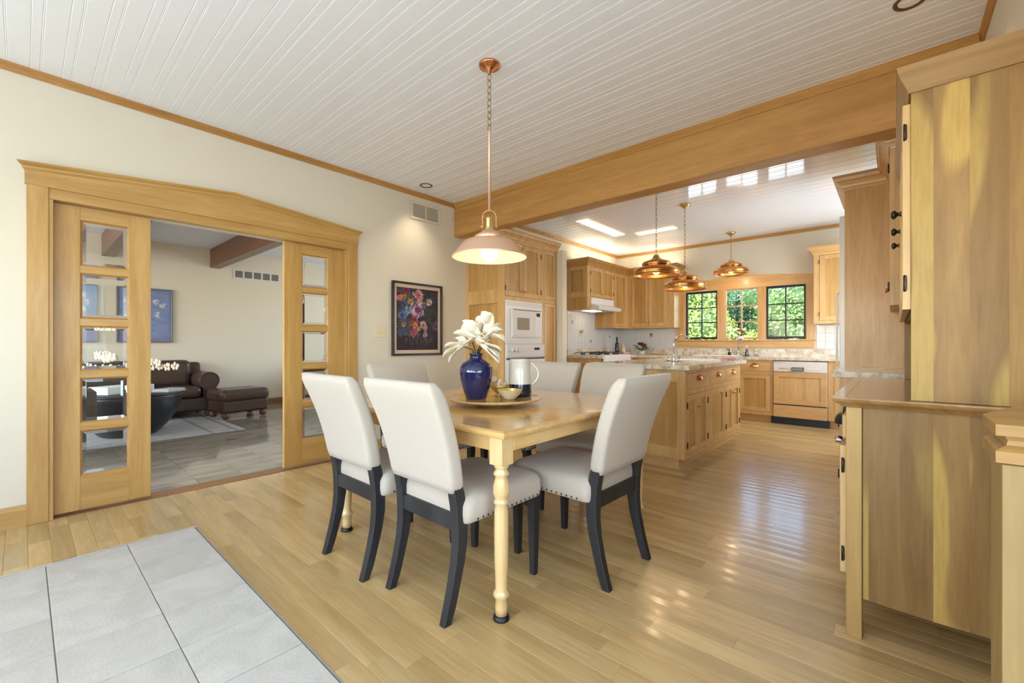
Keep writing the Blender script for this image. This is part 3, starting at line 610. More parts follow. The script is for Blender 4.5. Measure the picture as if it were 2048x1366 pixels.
# dishwasher
dw = thing('dishwasher', 'maple panelled dishwasher with almond control strip and dark toe kick', 'dishwasher', (-1.243, 6.83, 0), 0)
MB().box(.002, .606, .0, .55, .12, .855).build('body', 'white_app2', dw)
cpn = MB().box(.004, .602, -.022, -.001, .71, .845, .003).build('control_panel', 'white_app2', dw)
MB().box(.004, .598, -.024, -.022, .712, .718).box(.004, .598, -.024, -.022, .836, .842).build('chrome_strip', 'chrome', cpn)
MB().box(.215, .355, -.040, -.022, .725, .775, .004).build('handle', 'black', cpn); MB().box(.222, .348, -.0415, -.040, .732, .768).build('handle_insert', 'steel', cpn)
b = MB()
for k in range(9): b.box(.385+k*.016, .395+k*.016, -.026, -.022, .745, .760)
b.build('button', 'white_app', cpn)
b = MB()
for k in range(6): b.box(.075+k*.018, .085+k*.018, -.024, -.022, .745, .765)
b.build('indicator', 'gold_glaze', cpn)
shaker(.004, .602, .275, .708, .065, y=-.024).build('door_panel', ['cab_x', 'cab_z'], dw)
MB().box(.004, .602, -.004, -.001, .262, .274).build('gap_strip', 'black', dw)
MB().box(.004, .602, -.022, -.001, .10, .26, .002).build('lower_panel', 'cab_x', dw)
MB().box(-.03, .625, .02, .04, .005, .098).build('toe_kick', 'navyblack', dw)

# counters
def slab(b, x0, x1, y0, y1, z0=.866, z1=.906): return b.box(x0, x1, y0, y1, z0, z1, .005, 2)
ct = thing('worktop', 'L-shaped beige granite worktop along the left and back kitchen walls', 'countertop', (-3.0, 7.0, 0))
b = MB(); z0, z1 = .866, .906
pl = [(XL+.001, 5.72), (-3.255, 5.72), (-3.255, 6.795), (-.25, 6.795), (-.25, YB-.001), (XL+.001, YB-.001)]
b.prism(pl, 'Z', z0, z1); bmesh.ops.bevel(b.bm, geom=[e for e in b.bm.edges if abs(e.verts[0].co.z-e.verts[1].co.z) < 1e-4], offset=.005, segments=2, affect='EDGES')
b.build('slab', 'granite', ct, world=True)
MB().box(XL+.001, XL+.02, 5.74, YB-.02, .9065, 1.01, .002).box(XL+.02, -.25, YB-.021, YB-.001, .9065, 1.01, .002).build('upstand', 'granite', ct, world=True)
# backsplash tiles
def tiles(name, spec):
    t = sempty(name, spec['loc'])
    for (a0, a1, zlo, zhi) in spec['areas']:
        na = max(1, round((a1-a0)/.104)); nz = max(1, round((zhi-zlo)/.104)); da = (a1-a0)/na; dz = (zhi-zlo)/nz
        if spec['axis'] == 'x': MB().box(spec['at']-.0, spec['at']+.0035, a0, a1, zlo, zhi).build('grout', 'wgrout', t, world=True)
        else: MB().box(a0, a1, spec['at']-.0035, spec['at'], zlo, zhi).build('grout', 'wgrout', t, world=True)
        me = meshof(MB().box(.0012, .0065, .0012, da-.0012, .0012, dz-.0012, .0014) if spec['axis'] == 'x' else MB().box(.0012, da-.0012, -.0065, -.0012, .0012, dz-.0012, .0014), 'tile', 'white_tile')
        for i in range(na):
            for k in range(nz):
                p = (spec['at'], a0+i*da, zlo+k*dz) if spec['axis'] == 'x' else (a0+i*da, spec['at'], zlo+k*dz)
                inst('tile', me, t, Vector(p)-t.location)
    return t
tiles('wall_tiles_left', dict(loc=(XL, 6.5, 1.0), axis='x', at=XL, areas=[(5.745, 6.585, 1.012, 1.62), (6.585, YB-.002, 1.012, 1.355)]))
tiles('wall_tiles_back', dict(loc=(-3.3, YB, 1.0), axis='y', at=YB, areas=[(XL+.008, -2.815, 1.012, 1.355), (-.82, .1, 1.012, 1.355)]))
# painted flower sprays on the tiles
def spray(loc, s, axis, label):
    b = MB(); cols = ['gold_glaze', 'leafgreen', 'mauve', 'bunwood']
    for k in range(int(9*s)+4):
        a, r_ = random.random()*2*PI, random.random()*.038*s; cx, cz = r_*math.cos(a), r_*math.sin(a)*1.1; q = .006+.008*random.random()
        mi = random.choice((0, 0, 1, 2, 3)); n_ = 7
        vs_ = [b.bm.verts.new((0, cx+q*math.cos(2*PI*j/n_), cz+q*1.3*math.sin(2*PI*j/n_))) for j in range(n_)]; f = b.bm.faces.new(vs_); f.material_index = mi
        ex = bmesh.ops.extrude_face_region(b.bm, geom=[f]); 
        for v in ex['geom']:
            if isinstance(v, bmesh.types.BMVert): v.co.x += .0006+.0001*k
    if axis == 'y': b.bm.transform(Matrix.Rotation(-PI/2, 4, 'Z'))
    o = b.build('painted_flowers', cols, loc=loc); tag(o, label, 'tile decoration', 'painted flowers on the white backsplash')
spray((XL+.0068, 6.15, 1.28), 1.6, 'x', 'large painted flower bouquet on the white tiles above the cooktop')
spray((XL+.0068, 5.87, 1.45), .6, 'x', 'small painted flower high on the tiles under the left end of the cabinet')
spray((XL+.0068, 6.45, 1.14), .5, 'x', 'small painted flower low on the tiles right of the bouquet')
spray((XL+.0068, 7.1, 1.22), .5, 'x', 'small painted flower on the tiles in the corner above the dark bottle')
spray((-3.25, YB-.0068, 1.24), .9, 'y', 'painted flower on the back wall tiles left of the window')
# outlet and switch plates
def plate(loc, w_, h_, axis, n_, label, m='switch', cat='switch plate', nm='switch_plate'):
    t = thing(nm, label, cat, loc)
    B = (lambda a0, a1, o0, o1, z0, z1, bv=0: MB().box(o0, o1, a0, a1, z0, z1, bv)) if axis == 'x' else (lambda a0, a1, o0, o1, z0, z1, bv=0: MB().box(a0, a1, -o1, -o0, z0, z1, bv))
    B(-w_/2, w_/2, 0, .006, -h_/2, h_/2, .002).build('plate', m, t)
    for k in range(n_):
        c = (k-(n_-1)/2)*w_/n_*.9; B(c-.005, c+.005, .006, .014, -.012, .012, .002).build('toggle', m, t)
plate((XL, 2.395, 1.214), .125, .12, 'x', 2, 'ivory double switch plate on the wall left of the flower painting')
plate((-.50, YB-.0068, 1.10), .2, .12, 'y', 3, 'white triple switch plate on the tiles right of the window', 'white_tile')
plate((-3.35, YB-.0068, 1.10), .12, .115, 'y', 2, 'white outlet plate on the tiles behind the red flowers', 'white_tile', 'outlet', 'outlet_plate')
# range hood
hd = thing('range_hood', 'white sloped range hood with light under the small upper cabinet', 'range hood', (-3.9, 5.85, 1.62))
b = MB(); b.prism([(.009, 0), (.50, 0), (.52, .03), (.50, .055), (.375, .10), (.375, .195), (.009, .195)], 'Y', 0, .72); b.build('body', 'white_app', hd)
MB().box(.15, .33, .10, .40, -.006, .0, .002).build('lamp_lens', 'bulb_small', hd)
MB().box(.500, .505, .42, .46, .033, .05).box(.500, .505, .50, .54, .033, .05).build('switch_button', 'white_app2', hd)
# cooktop
ck = thing('cooktop', 'white gas cooktop with black grates on the left worktop', 'cooktop', (-3.60, 6.2, .907))
MB().box(-.26, .325, -.42, .42, 0, .012, .004).build('tray', 'white_app', ck)
b = MB().box(.3255, .36, -.44, .42, -.10, .012, .006); b.build('front_fascia', 'white_app', ck)
for gx in (-.12, .15):
    for gy in (-.28, 0, .28):
        MB().lathe([(0, .022), (.028, .02), (.034, .013), (.045, .012), (.045, 0), (0, 0)], seg=20).build('burner', 'iron', ck, loc=(gx, gy, .012))
        b = MB()
        for a in range(4):
            an = a*PI/2+PI/4; c, s_ = math.cos(an), math.sin(an)
            b.tube([(.02*c, .02*s_, .036), (.10*c, .10*s_, .036), (.125*c, .125*s_, .03), (.125*c, .125*s_, .0)], .005, 5)
        b.torus((0, 0, .034), .075, .004); b.build('grate', 'iron', ck, loc=(gx, gy, .012))

# kitchen island
isl = cabinet('kitchen_island', 'maple kitchen island with drawers, doors and copper pulls', (-1.33, 3.72, 0), PI/2, 1.76, .87, .1, .864,
    [('drawer', .055, .645, .69, .83, 'cup'), ('drawer', .68, 1.15, .69, .83, 'cup'), ('drawer', 1.195, 1.71, .69, .83, 'cup'),
     ('door', .055, .325, .125, .645, .305, .53, 'L', .05), ('door', .325, .60, .125, .645, .345, .53, 'R', .05),
     ('door', .675, 1.15, .125, .645, .97, .60, None, .06),
     ('door', 1.195, 1.455, .125, .645, 1.43, .56, 'L', .05), ('door', 1.455, 1.71, .125, .645, 1.48, .56, 'R', .05)],
    toe=True, endL=[(.066, .42, .195, .76), (.48, .80, .195, .76)], cat='kitchen island')
it = thing('worktop', 'speckled beige granite slab on the kitchen island', 'countertop', (-1.75, 4.6, 0))
b = MB(); b.prism([(-2.235, 3.665), (-1.275, 3.665), (-1.275, 5.53), (-2.235, 5.53)], 'Z', .866, .906)
bmesh.ops.bevel(b.bm, geom=[e for e in b.bm.edges if abs(e.verts[0].co.z-e.verts[1].co.z) < 1e-4], offset=.006, segments=2, affect='EDGES')
b.build('slab', 'granite', it, world=True)
def faucet(name, label, loc, rz, h, reach, m='chrome'):
    t = thing(name, label, 'faucet', loc, rz)
    MB().lathe([(0, .012), (.026, .012), (.028, 0), (0, 0)], seg=20).lathe([(.016, .012), (.014, .05), (.018, .06), (.012, .08), (0, .08)], seg=16).build('base', m, t)
    pts = [(0, 0, .06)]+[(0, 0, h*.65)]+[(reach/2*(1-math.cos(a)), 0, h*.65+h*.35*math.sin(a)) for a in [PI*k/10 for k in range(1, 9)]]
    MB().tube(pts, [.010]*3+[.010]*(len(pts)-4)+[.013], 10).build('spout', m, t)
    for s_ in (-1, 1):
        MB().lathe([(0, .05), (.014, .048), (.012, .02), (.018, 0), (0, 0)], (0, s_*.085), 14).tube([(0, s_*.085, .048), (.0, s_*.125, .062)], .006).build('handle', m, t)
    MB().box(-.028, .028, -.12, .12, 0, .006, .003).build('deck_plate', m, t)
    return t
faucet('faucet', 'tall chrome gooseneck faucet with handles on the island', (-1.72, 4.50, .9075), math.radians(60), .27, .22)
sk = thing('island_sink', 'white rimmed prep sink set in the island top', 'sink', (-1.66, 4.95, .907))
b = MB(); lo = [rr(0, 0, .20, .26, .05), rr(0, 0, .175, .235, .045)]
b.loft([[(x_, y_, 0.0) for x_, y_ in lo[0]], [(x_, y_, .009) for x_, y_ in lo[0]], [(x_, y_, .009) for x_, y_ in lo[1]], [(x_, y_, .0005) for x_, y_ in lo[1]]], 0, False, True); b.build('rim', 'white_app', sk)
MB().lathe([(0, .003), (.03, .002), (.035, .0008), (0, .0008)], seg=18).build('drain', 'chrome', sk)
def towel(name, label, loc, rz, w_, d_, m):
    t = MB(); n_ = 10
    for L_ in range(2):
        loops = []
        for i in range(n_+1):
            x_ = -w_/2+w_*i/n_; z_ = .004+.012*L_+.003*math.sin(i*1.7+L_)
            loops.append([(x_, -d_/2, z_), (x_, d_/2, z_+.002), (x_, d_/2, z_+.011), (x_, -d_/2, z_+.010)])
        t.loft(loops, 0, True)
    o = t.build(name, m, loc=loc); o.rotation_euler = (0, 0, rz); tag(o, label, 'towel'); return o
towel('folded_towel', 'pink and white folded towel on the far end of the island', (-1.42, 5.36, .907), .3, .16, .22, 'pinkcloth')
towel('folded_towel', 'pink cloth folded on the right end of the gas cooktop', (-3.44, 6.70, .924), 1.4, .14, .20, 'pinkcloth')
# back sink fittings
faucet('faucet', 'chrome gooseneck faucet at the window sink', (-1.80, 7.30, .9075), math.radians(-55), .26, .19)
o = MB().lathe([(0, .10), (.006, .10), (.008, .06), (.018, .05), (.020, 0), (0, 0)], seg=14).tube([(0, 0, .09), (-.035, -.02, .10)], .007).build('sink_sprayer', 'black', loc=(-1.92, 7.28, .9075)); tag(o, 'black sprayer left of the window faucet', 'sprayer')
sp = thing('soap_dispenser', 'grey soap bottle with white cap right of the window faucet', 'bottle', (-1.675, 7.28, .9075))
MB().lathe([(0, .11), (.016, .10), (.022, .05), (.030, .03), (.030, 0), (0, 0)], seg=16).build('body', 'steel', sp); MB().lathe([(0, .16), (.012, .158), (.014, .11), (0, .11)], seg=12).build('cap', 'label', sp)
o = MB().lathe([(0, .07), (.014, .068), (.010, .04), (.018, 0), (0, 0)], seg=14).tube([(0, 0, .065), (.03, -.02, .07)], .006).build('filter_tap', 'chrome', loc=(-1.56, 7.29, .9075)); tag(o, 'short chrome tap right of the soap bottle', 'tap')
sk = thing('window_sink', 'white sink set in the worktop below the window', 'sink', (-2.05, 7.04, .907))
b = MB(); lo = [rr(0, 0, .33, .19, .05), rr(0, 0, .305, .165, .045)]
b.loft([[(x_, y_, 0.0) for x_, y_ in lo[0]], [(x_, y_, .008) for x_, y_ in lo[0]], [(x_, y_, .008) for x_, y_ in lo[1]], [(x_, y_, .0005) for x_, y_ in lo[1]]], 0, False, True); b.build('rim', 'white_app', sk)
# bottles and flowers in the corner
bt = thing('wine_bottle', 'dark slim bottle on the worktop in the tiled corner', 'bottle', (-3.62, 6.86, .907))
MB().lathe([(0, 0), (.032, 0), (.033, .01), (.033, .17), (.028, .19), (.013, .215), (.012, .255), (0, .255)], seg=20).build('glass_body', 'bottle', bt); MB().lathe([(0, .30), (.0145, .30), (.0145, .2555), (0, .2555)], seg=16).build('cap', 'black', bt)
bt = thing('oil_bottle', 'cream bottle with oval emblem beside the dark slim bottle', 'bottle', (-3.51, 6.88, .907))
MB().lathe([(0, 0), (.035, 0), (.036, .01), (.036, .11), (.030, .14), (.012, .165), (.012, .20), (0, .20)], seg=20).build('body', 'oil', bt)
b = MB().lathe([(.0365, .03), (.0372, .035), (.0372, .10), (.0365, .105)], seg=14, a0=-1.6, a1=.6); b.build('label_band', 'label', bt)
MB().torus((.025, -.028, .07), .012, .0016, Matrix.Rotation(PI/2, 3, 'X') @ Matrix.Rotation(math.radians(-42), 3, 'Y')).build('emblem', 'gold_glaze', bt)
def posy(name, label, loc, R, ms, vase_m, hv, leaves=6):
    t = thing(name, label, 'flowers', loc)
    MB().lathe([(0, 0), (R*.45, 0), (R*.5, hv*.3), (R*.42, hv*.8), (R*.5, hv), (R*.42, hv), (R*.3, hv*.5), (0, hv*.3)], seg=20).build('vase', vase_m, t)
    rng = random.Random(5)
    for k in range(9):
        a, e_ = rng.random()*2*PI, .2+rng.random()*1.2; c = Vector((math.cos(a)*math.cos(e_)*R*.6, math.sin(a)*math.cos(e_)*R*.6, hv+R*.35+math.sin(e_)*R*.6))
        b = MB()
        for j in range(9):
            ax = Vector((rng.uniform(-1, 1), rng.uniform(-1, 1), rng.uniform(-.2, 1))).normalized(); b.sphere(c+ax*R*.13, R*.13, 8, 0, (1, 1, .6))
        b.build('blossom', ms, t)
    b = MB()
    for k in range(leaves):
        a = k*2*PI/leaves+.3; p0 = Vector((0, 0, hv)); p1 = Vector((math.cos(a)*R*1.1, math.sin(a)*R*1.1, hv+R*(.3+.5*(k % 2))))
        b.tube([p0, (p0+p1)/2+Vector((0, 0, R*.15)), p1], [.002, R*.12, .001], 5)
    b.build('foliage', 'leafgreen', t); return t
posy('red_flowers', 'deep red flowers in a low bowl on the worktop by the cooktop', (-3.30, 7.14, .907), .135, 'red', 'cream_glaze', .06)
posy('sill_flowers', 'pink flowers in a white pot on the window sill', (-1.80, YB-.010, 1.155), .10, 'mauve', 'white_app', .055)
o = MB().box(-.14, .14, -.10, .10, 0, .02, .006, 2).build('cutting_board', 'cab_x', loc=(-3.06, 7.25, .907)); tag(o, 'small maple cutting board right of the red flowers', 'cutting board')

# ------------------------------------------------------------------ right side of the kitchen: counter stub, upper cabinet, fridge enclosure
cabinet('base_cabinet', 'maple base cabinet standing between the hutch and the refrigerator', (-.272, 4.395, 0), -PI/2, .80, .628, .1, .864,
    [('drawer', .03, .77, .69, .83, 'knob'), ('door', .03, .40, .13, .65, .37, .58, 'L'), ('door', .40, .77, .13, .65, .43, .58, 'R')], group=bg_, toe=False, endR=[(.07, .55, .2, .78)])
o = slab(MB(), -.312, XR-.002, 3.56, 4.395).build('worktop', 'granite'); tag(o, 'short granite worktop behind the hutch', 'countertop')
cabinet('upper_cabinet', 'maple upper cabinet seen edge-on behind the hutch', (-.02, 4.395, 0), -PI/2, .80, .376, 1.33, 2.31, [('door', .03, .40, 1.36, 2.285, .37, 1.46, None), ('door', .40, .77, 1.36, 2.285, .43, 1.46, 'R')], group=ug)
fe = thing('refrigerator_enclosure', 'tall maple side panel and top cabinet around the white refrigerator', 'cabinet', (-.3, 4.4, 0))
MB().box(-.299, XR-.002, 4.40, 4.42, 0, 2.37, .001).build('side_panel', 'cab_z', fe, world=True)
MB().box(-.299, XR-.002, 4.4205, 5.36, 2.14, 2.37).box(-.299, XR-.002, 5.36, 5.38, 0, 2.37).build('top_cabinet', 'cab_x', fe, world=True)
crownm([(-.299, 5.38), (-.299, 4.399), (-.02, 4.399), (-.02, 3.595), (XR-.002, 3.595)], 1, .06, 'trim_15')
rf = thing('refrigerator', 'white refrigerator seen edge-on beside the tall maple panel', 'refrigerator', (0, 4.43, 0))
MB().box(-.29, .30, 4.43, 5.34, .02, 2.12).build('body', 'white_app', rf, world=True)
dr = MB().box(-.335, -.292, 4.425, 5.345, .08, 2.13, .006, 2).build('door', 'white_app', rf, world=True)
MB().tube([(-.336, 4.55, .9), (-.36, 4.55, .93), (-.36, 4.55, 1.5), (-.336, 4.55, 1.53)], .008).build('handle', 'white_app', dr, world=False, loc=(0, -4.43, 0))

# ------------------------------------------------------------------ hutch on the right
hu = thing('hutch', 'tall poplar hutch with streaked side panels and black knobs at the right', 'hutch', (.1, 2.04, 0))
HY0, HY1 = 2.04, 3.27
MB().box(-.135, -.088, HY0, HY0+.05, 0, .853, .002).build('leg', 'hutch_leg', hu, world=True)
MB().box(-.135, -.088, HY1-.05, HY1, 0, .853, .002).build('leg', 'hutch_leg', hu, world=True)
for yy in (HY0, HY1-.05): MB().box(.31, XR-.005, yy, yy+.05, 0, .853, .002).build('leg', 'hutch_leg', hu, world=True)
b = MB(); pl = [(-.086, .853), (.309, .853), (.309, .146), (.10, .143), (-.02, .146), (-.086, .150)]
b.prism(pl, 'Y', HY0+.008, HY0+.03); b.build('side_panel', 'hutch', hu, world=True)
MB().box(-.09, .309, HY1-.03, HY1-.008, .145, .853).build('side_panel', 'hutch', hu, world=True)
MB().box(-.08, XR-.01, HY0+.032, HY1-.032, .16, .84).build('body', 'hutch_door', hu, world=True)
MB().box(-.132, -.082, HY0+.052, HY1-.052, .80, .853).box(-.132, -.082, HY0+.052, HY1-.052, .14, .19).build('front_rail', 'hutch_leg', hu, world=True)
for k in range(3):
    a = HY0+.055+k*.375; c = a+.365
    d = MB().box(-.150, -.130, a, c, .725, .815, .003).build('drawer', 'hutch_door', hu, world=True)
    cpb = CUP.copy(); cpb.materials.clear(); cpb.materials.append(mt['black'])
    inst('cup_pull', cpb, d, Vector((-.151, (a+c)/2-.06, .765))-hu.location, (0, 0, -PI/2))
    b = shaker(0, .365, .205, .70, .05); b.bm.transform(Matrix.Translation((-.135, c, 0)) @ Matrix.Rotation(-PI/2, 4, 'Z') @ Matrix.Translation((0, -.02, 0)))
    d = b.build('door', ['hutch_door', 'hutch_leg'], hu, world=True)
    for hz in (.28, .62): inst('hinge', HINGE, d, Vector((-.145, a, hz))-hu.location, (0, 0, -PI/2))
b = MB().box(-.012, .012, -.012, .012, -.012, .012, .004); b.bm.transform(Matrix.Rotation(PI/4, 4, 'X'))
b.build('ornament', 'silver', hu, loc=Vector((-.168, 2.20, .70))-hu.location)
tp = MB(); tp.sweep([(XR-.005, HY0-.0), (-.135, HY0-.0), (-.135, HY1)], [(0, .854), (.010, .854), (.018, .862), (.036, .874), (.042, .884), (.040, .890), (0, .890)], -1)
tp.box(-.136, XR-.005, HY0-.001, HY1, .854, .890).build('top', 'hutch_top', hu, world=True)
UX = .044
MB().box(UX, XR-.01, HY0, HY0+.022, .891, 1.985, .001).build('upper_side', 'hutch', hu, world=True)
MB().box(UX, XR-.01, HY1-.022, HY1, .891, 1.985, .001).build('upper_side', 'hutch', hu, world=True)
MB().box(XR-.03, XR-.012, HY0+.022, HY1-.022, .891, 1.985).box(UX+.002, XR-.03, HY0+.022, HY1-.022, 1.965, 1.985).box(UX+.004, XR-.03, HY0+.022, HY1-.022, 1.20, 1.222).build('back_and_shelf', 'hutch', hu, world=True)
MB().box(UX+.001, UX+.02, HY0+.022, HY1-.022, 1.93, 1.965).build('front_rail', 'hutch_leg', hu, world=True)
for k in range(3):
    a = HY0+.012+k*.403; c = a+.40
    b = shaker(0, .40, 1.205, 1.93, .05); b.bm.transform(Matrix.Translation((UX, c, 0)) @ Matrix.Rotation(-PI/2, 4, 'Z') @ Matrix.Translation((0, -.02, 0)))
    d = b.build('door', ['hutch_door', 'hutch_leg'], hu, world=True)
    inst('knob', KNOBB, d, Vector((UX-.022, (2.34, 2.70, 3.08)[k], 1.61))-hu.location, (0, 0, -PI/2))
    for hz in (1.30, 1.83): inst('hinge', HINGE, d, Vector((UX-.012, a, hz))-hu.location, (0, 0, -PI/2))
cw = MB(); cw.sweep([(XR-.005, HY0), (UX, HY0), (UX, HY1)], [(-.0, 1.955), (.006, 1.955), (.014, 1.975), (.034, 2.02), (.038, 2.04), (0, 2.04)], -1); cw.box(UX-.001, XR-.005, HY0-.001, HY1, 1.986, 2.04).build('crown', 'cap_wood', hu, world=True)

# ------------------------------------------------------------------ half wall / cap at bottom right
hw = thing('half_wall_cap', 'maple half wall with moulded cap at the right edge of the photo', 'half wall', (.14, 1.12, 0))
def capring(z, o): return [(.130-o, 1.245+o*.4, z), (.130-o, 1.10-o, z), (.50, 1.10-o, z), (.50, 1.95, z), (.37, 1.95, z)]
b = MB()
prof = [(.950, 0), (.931, 0), (.929, -.012), (.922, -.016), (.914, -.014), (.908, -.004), (.906, -.002), (.905, 0.0), (.885, 0.0), (.882, -.010)]
b.loft([capring(z_, o_) for z_, o_ in prof], 0, False); b.build('cap', 'cap_wood', hw, world=True)
b = MB(); b.prism([(.140, 1.235), (.140, 1.112), (.50, 1.112), (.50, 1.93), (.375, 1.93)], 'Z', 0, .882); b.build('post', 'cap_wood_z', hw, world=True)
MB().box(.138, .188, 1.106, 1.1125, .0, .882, .001).box(.188, .50, 1.106, 1.1125, .78, .882, .001).build('front_frame', 'cap_wood_z', hw, world=True)

# ------------------------------------------------------------------ dining table
tb = thing('dining_table', 'square lacquered maple dining table on turned legs', 'table', (-1.78, 1.865, 0))
X0, X1, Y0, Y1 = -2.46, -1.10, 1.20, 2.53
b = MB()
pr = [(.74, .010), (.750, .003), (.755, .0), (.755, -.022)]
def rect_ring(o_, z_): return [(X0+o_, Y0+o_, z_), (X1-o_, Y0+o_, z_), (X1-o_, Y1-o_, z_), (X0+o_, Y1-o_, z_)]
b.loft([rect_ring(o_, z_) for o_, z_ in ((.012, .722), (.002, .728), (0, .737), (.004, .747), (.012, .750), (.018, .7515))], 0, False)
b.build('tabletop', 'table_x', tb, world=True)
for y_ in (1.60, 2.12): MB().box(X0+.02, X1-.02, y_-.0006, y_+.0006, .7512, .7518).build('leaf_seam', 'trim_x', tb, world=True)
for a_, m_ in (((X0+.09, X1-.09, Y0+.028, Y0+.048), 'table_x'), ((X0+.09, X1-.09, Y1-.048, Y1-.028), 'table_x'), ((X0+.028, X0+.048, Y0+.09, Y1-.09), 'table_y'), ((X1-.048, X1-.028, Y0+.09, Y1-.09), 'table_y')):
    MB().box(*a_, .665, .722, .001).build('apron', m_, tb, world=True)
legp = [(.0, .612), (.030, .612), (.030, .603), (.024, .597), (.023, .590), (.031, .580), (.031, .572), (.024, .565), (.025, .555), (.032, .53), (.0335, .505), (.029, .485), (.023, .475), (.030, .468), (.030, .46), (.024, .453),
        (.0275, .43), (.029, .35), (.028, .25), (.0245, .15), (.0235, .118), (.031, .108), (.033, .100), (.031, .092), (.0235, .084), (.025, .05), (.024, .014), (0, .014)]
lm = meshof(MB().lathe(legp, seg=28).box(-.034, .034, -.034, .034, .612, .722, .002), 'leg', 'table_z')
cm_ = meshof(MB().lathe([(0, .020), (.024, .020), (.030, .016), (.033, .003), (.033, 0), (0, 0)], seg=24), 'caster_cup', 'black')
for lx, ly in ((X1-.065, Y0+.055), (X0+.065, Y0+.055), (X1-.065, Y1-.055), (X0+.065, Y1-.055)):
    l_ = inst('leg', lm, tb, Vector((lx, ly, 0))-tb.location); inst('caster_cup', cm_, l_)
    # cup is a real slider below each leg

# ------------------------------------------------------------------ chairs
def chair_proto(label):
    t = thing('dining_chair', label, 'chair', group='linen and charcoal chairs around the dining table')
    # seat
    b = MB(); loops = []
    def seat_loop(z_, ox, oy, r_): return [(x_, y_, z_) for x_, y_ in rr(0, .225+oy, .232+ox, .238+oy*0+ox*.6, r_)]
    for z_, ox, r_ in ((.372, -.004, .03), (.380, .004, .035), (.41, .010, .04), (.445, .010, .045), (.468, .002, .05), (.482, -.02, .06), (.489, -.06, .07), (.493, -.12, .06), (.495, -.19, .03)):
        loops.append(seat_loop(z_, ox, 0, r_))
    b.loft(loops); st = b.build('seat', 'fabric', t)
    nb = MB()
    for k in range(15):
        for sx in (-1, 1): nb.sphere((sx*.238, .045+k*.029, .385), .0048, 6, 0, (.5, 1, 1))
    for k in range(16): nb.sphere((-.21+k*.028, .469, .385), .0048, 6, 0, (1, .5, 1))
    nb.build('nailhead_trim', 'nail', st)['kind'] = 'stuff'
    # back cushion: loft of rounded rectangles along the leaning back
    b = MB(); L_ = []
    for k in range(15):
        u = k/14; z_ = .503+.429*u; yc = -.036-.048*u-.072*u**2.2; hw_ = .216+.034*u; th = .036
        e = 0
        if k == 0: e = .005
        if k == 14: e = .016
        if k == 13: e = .003
        lp = []
        for x_, y_ in rr(0, 0, hw_-e, th-e, .022-e*.6, 5):
            lp.append((x_, yc+y_-.030*(x_/.24)**2*u*0.8, z_+.010*(abs(x_)/.24)**3*u))
        L_.append(lp)
    b.loft(L_); b.build('backrest', 'fabric', t)
    # piping seam on the rear face
    # rear legs
    for sx in (-1, 1):
        b = MB(); lo = []
        for z_, yc, hx, hy in ((0, -.085, .017, .019), (.06, -.066, .018, .020), (.14, -.043, .019, .022), (.22, -.024, .020, .024), (.30, -.014, .022, .026), (.38, -.014, .023, .027), (.44, -.020, .023, .026), (.50, -.031, .023, .026), (.56, -.044, .020, .016)):
            lo.append([(sx*.192-hx, yc-hy, z_), (sx*.192+hx, yc-hy, z_), (sx*.192+hx, yc+hy, z_), (sx*.192-hx, yc+hy, z_)])
        b.loft(lo, 0, False); bmesh.ops.bevel(b.bm, geom=[e_ for e_ in b.bm.edges if abs((e_.verts[0].co-e_.verts[1].co).normalized().z) > .8], offset=.003, segments=1, affect='EDGES')
        b.build('leg', 'blackwood', t)
        b = MB(); hx = .022
        b.loft([[(sx*.205-a*.62, .435-a*.62, 0), (sx*.205+a*.62, .435-a*.62, 0), (sx*.205+a*.62, .435+a*.62, 0), (sx*.205-a*.62, .435+a*.62, 0)] for a in (hx,)] + [[(sx*.205-hx, .435-hx, .374), (sx*.205+hx, .435-hx, .374), (sx*.205+hx, .435+hx, .374), (sx*.205-hx, .435+hx, .374)]], 0, False)
        b.build('leg', 'blackwood', t)
    MB().box(-.171, .171, -.036, -.016, .342, .408, .002).build('back_rail', 'blackwood', t)
    return t
G = 'linen and charcoal chairs around the dining table'
c0 = chair_proto('cream linen dining chair at the near side, right one with its back to the camera')
c0.location = (-1.492, 1.172, 0); c0.rotation_euler = (0, 0, math.radians(-1))
dup(c0, (-2.02, 1.130, 0), math.radians(-1), 'cream linen dining chair at the near side, left one nearest the pocket doors')
dup(c0, (-1.03, 1.905, 0), math.radians(88.5), 'cream linen dining chair alone at the right side of the table')
dup(c0, (-1.535, 2.695, 0), math.radians(180), 'cream linen dining chair at the far side, right one in front of the island')
dup(c0, (-2.065, 2.695, 0), math.radians(180), 'cream linen dining chair at the far side, left one behind the pitcher')
dup(c0, (-2.665, 1.885, 0), math.radians(-90), 'cream linen dining chair alone at the left side below the flower painting')

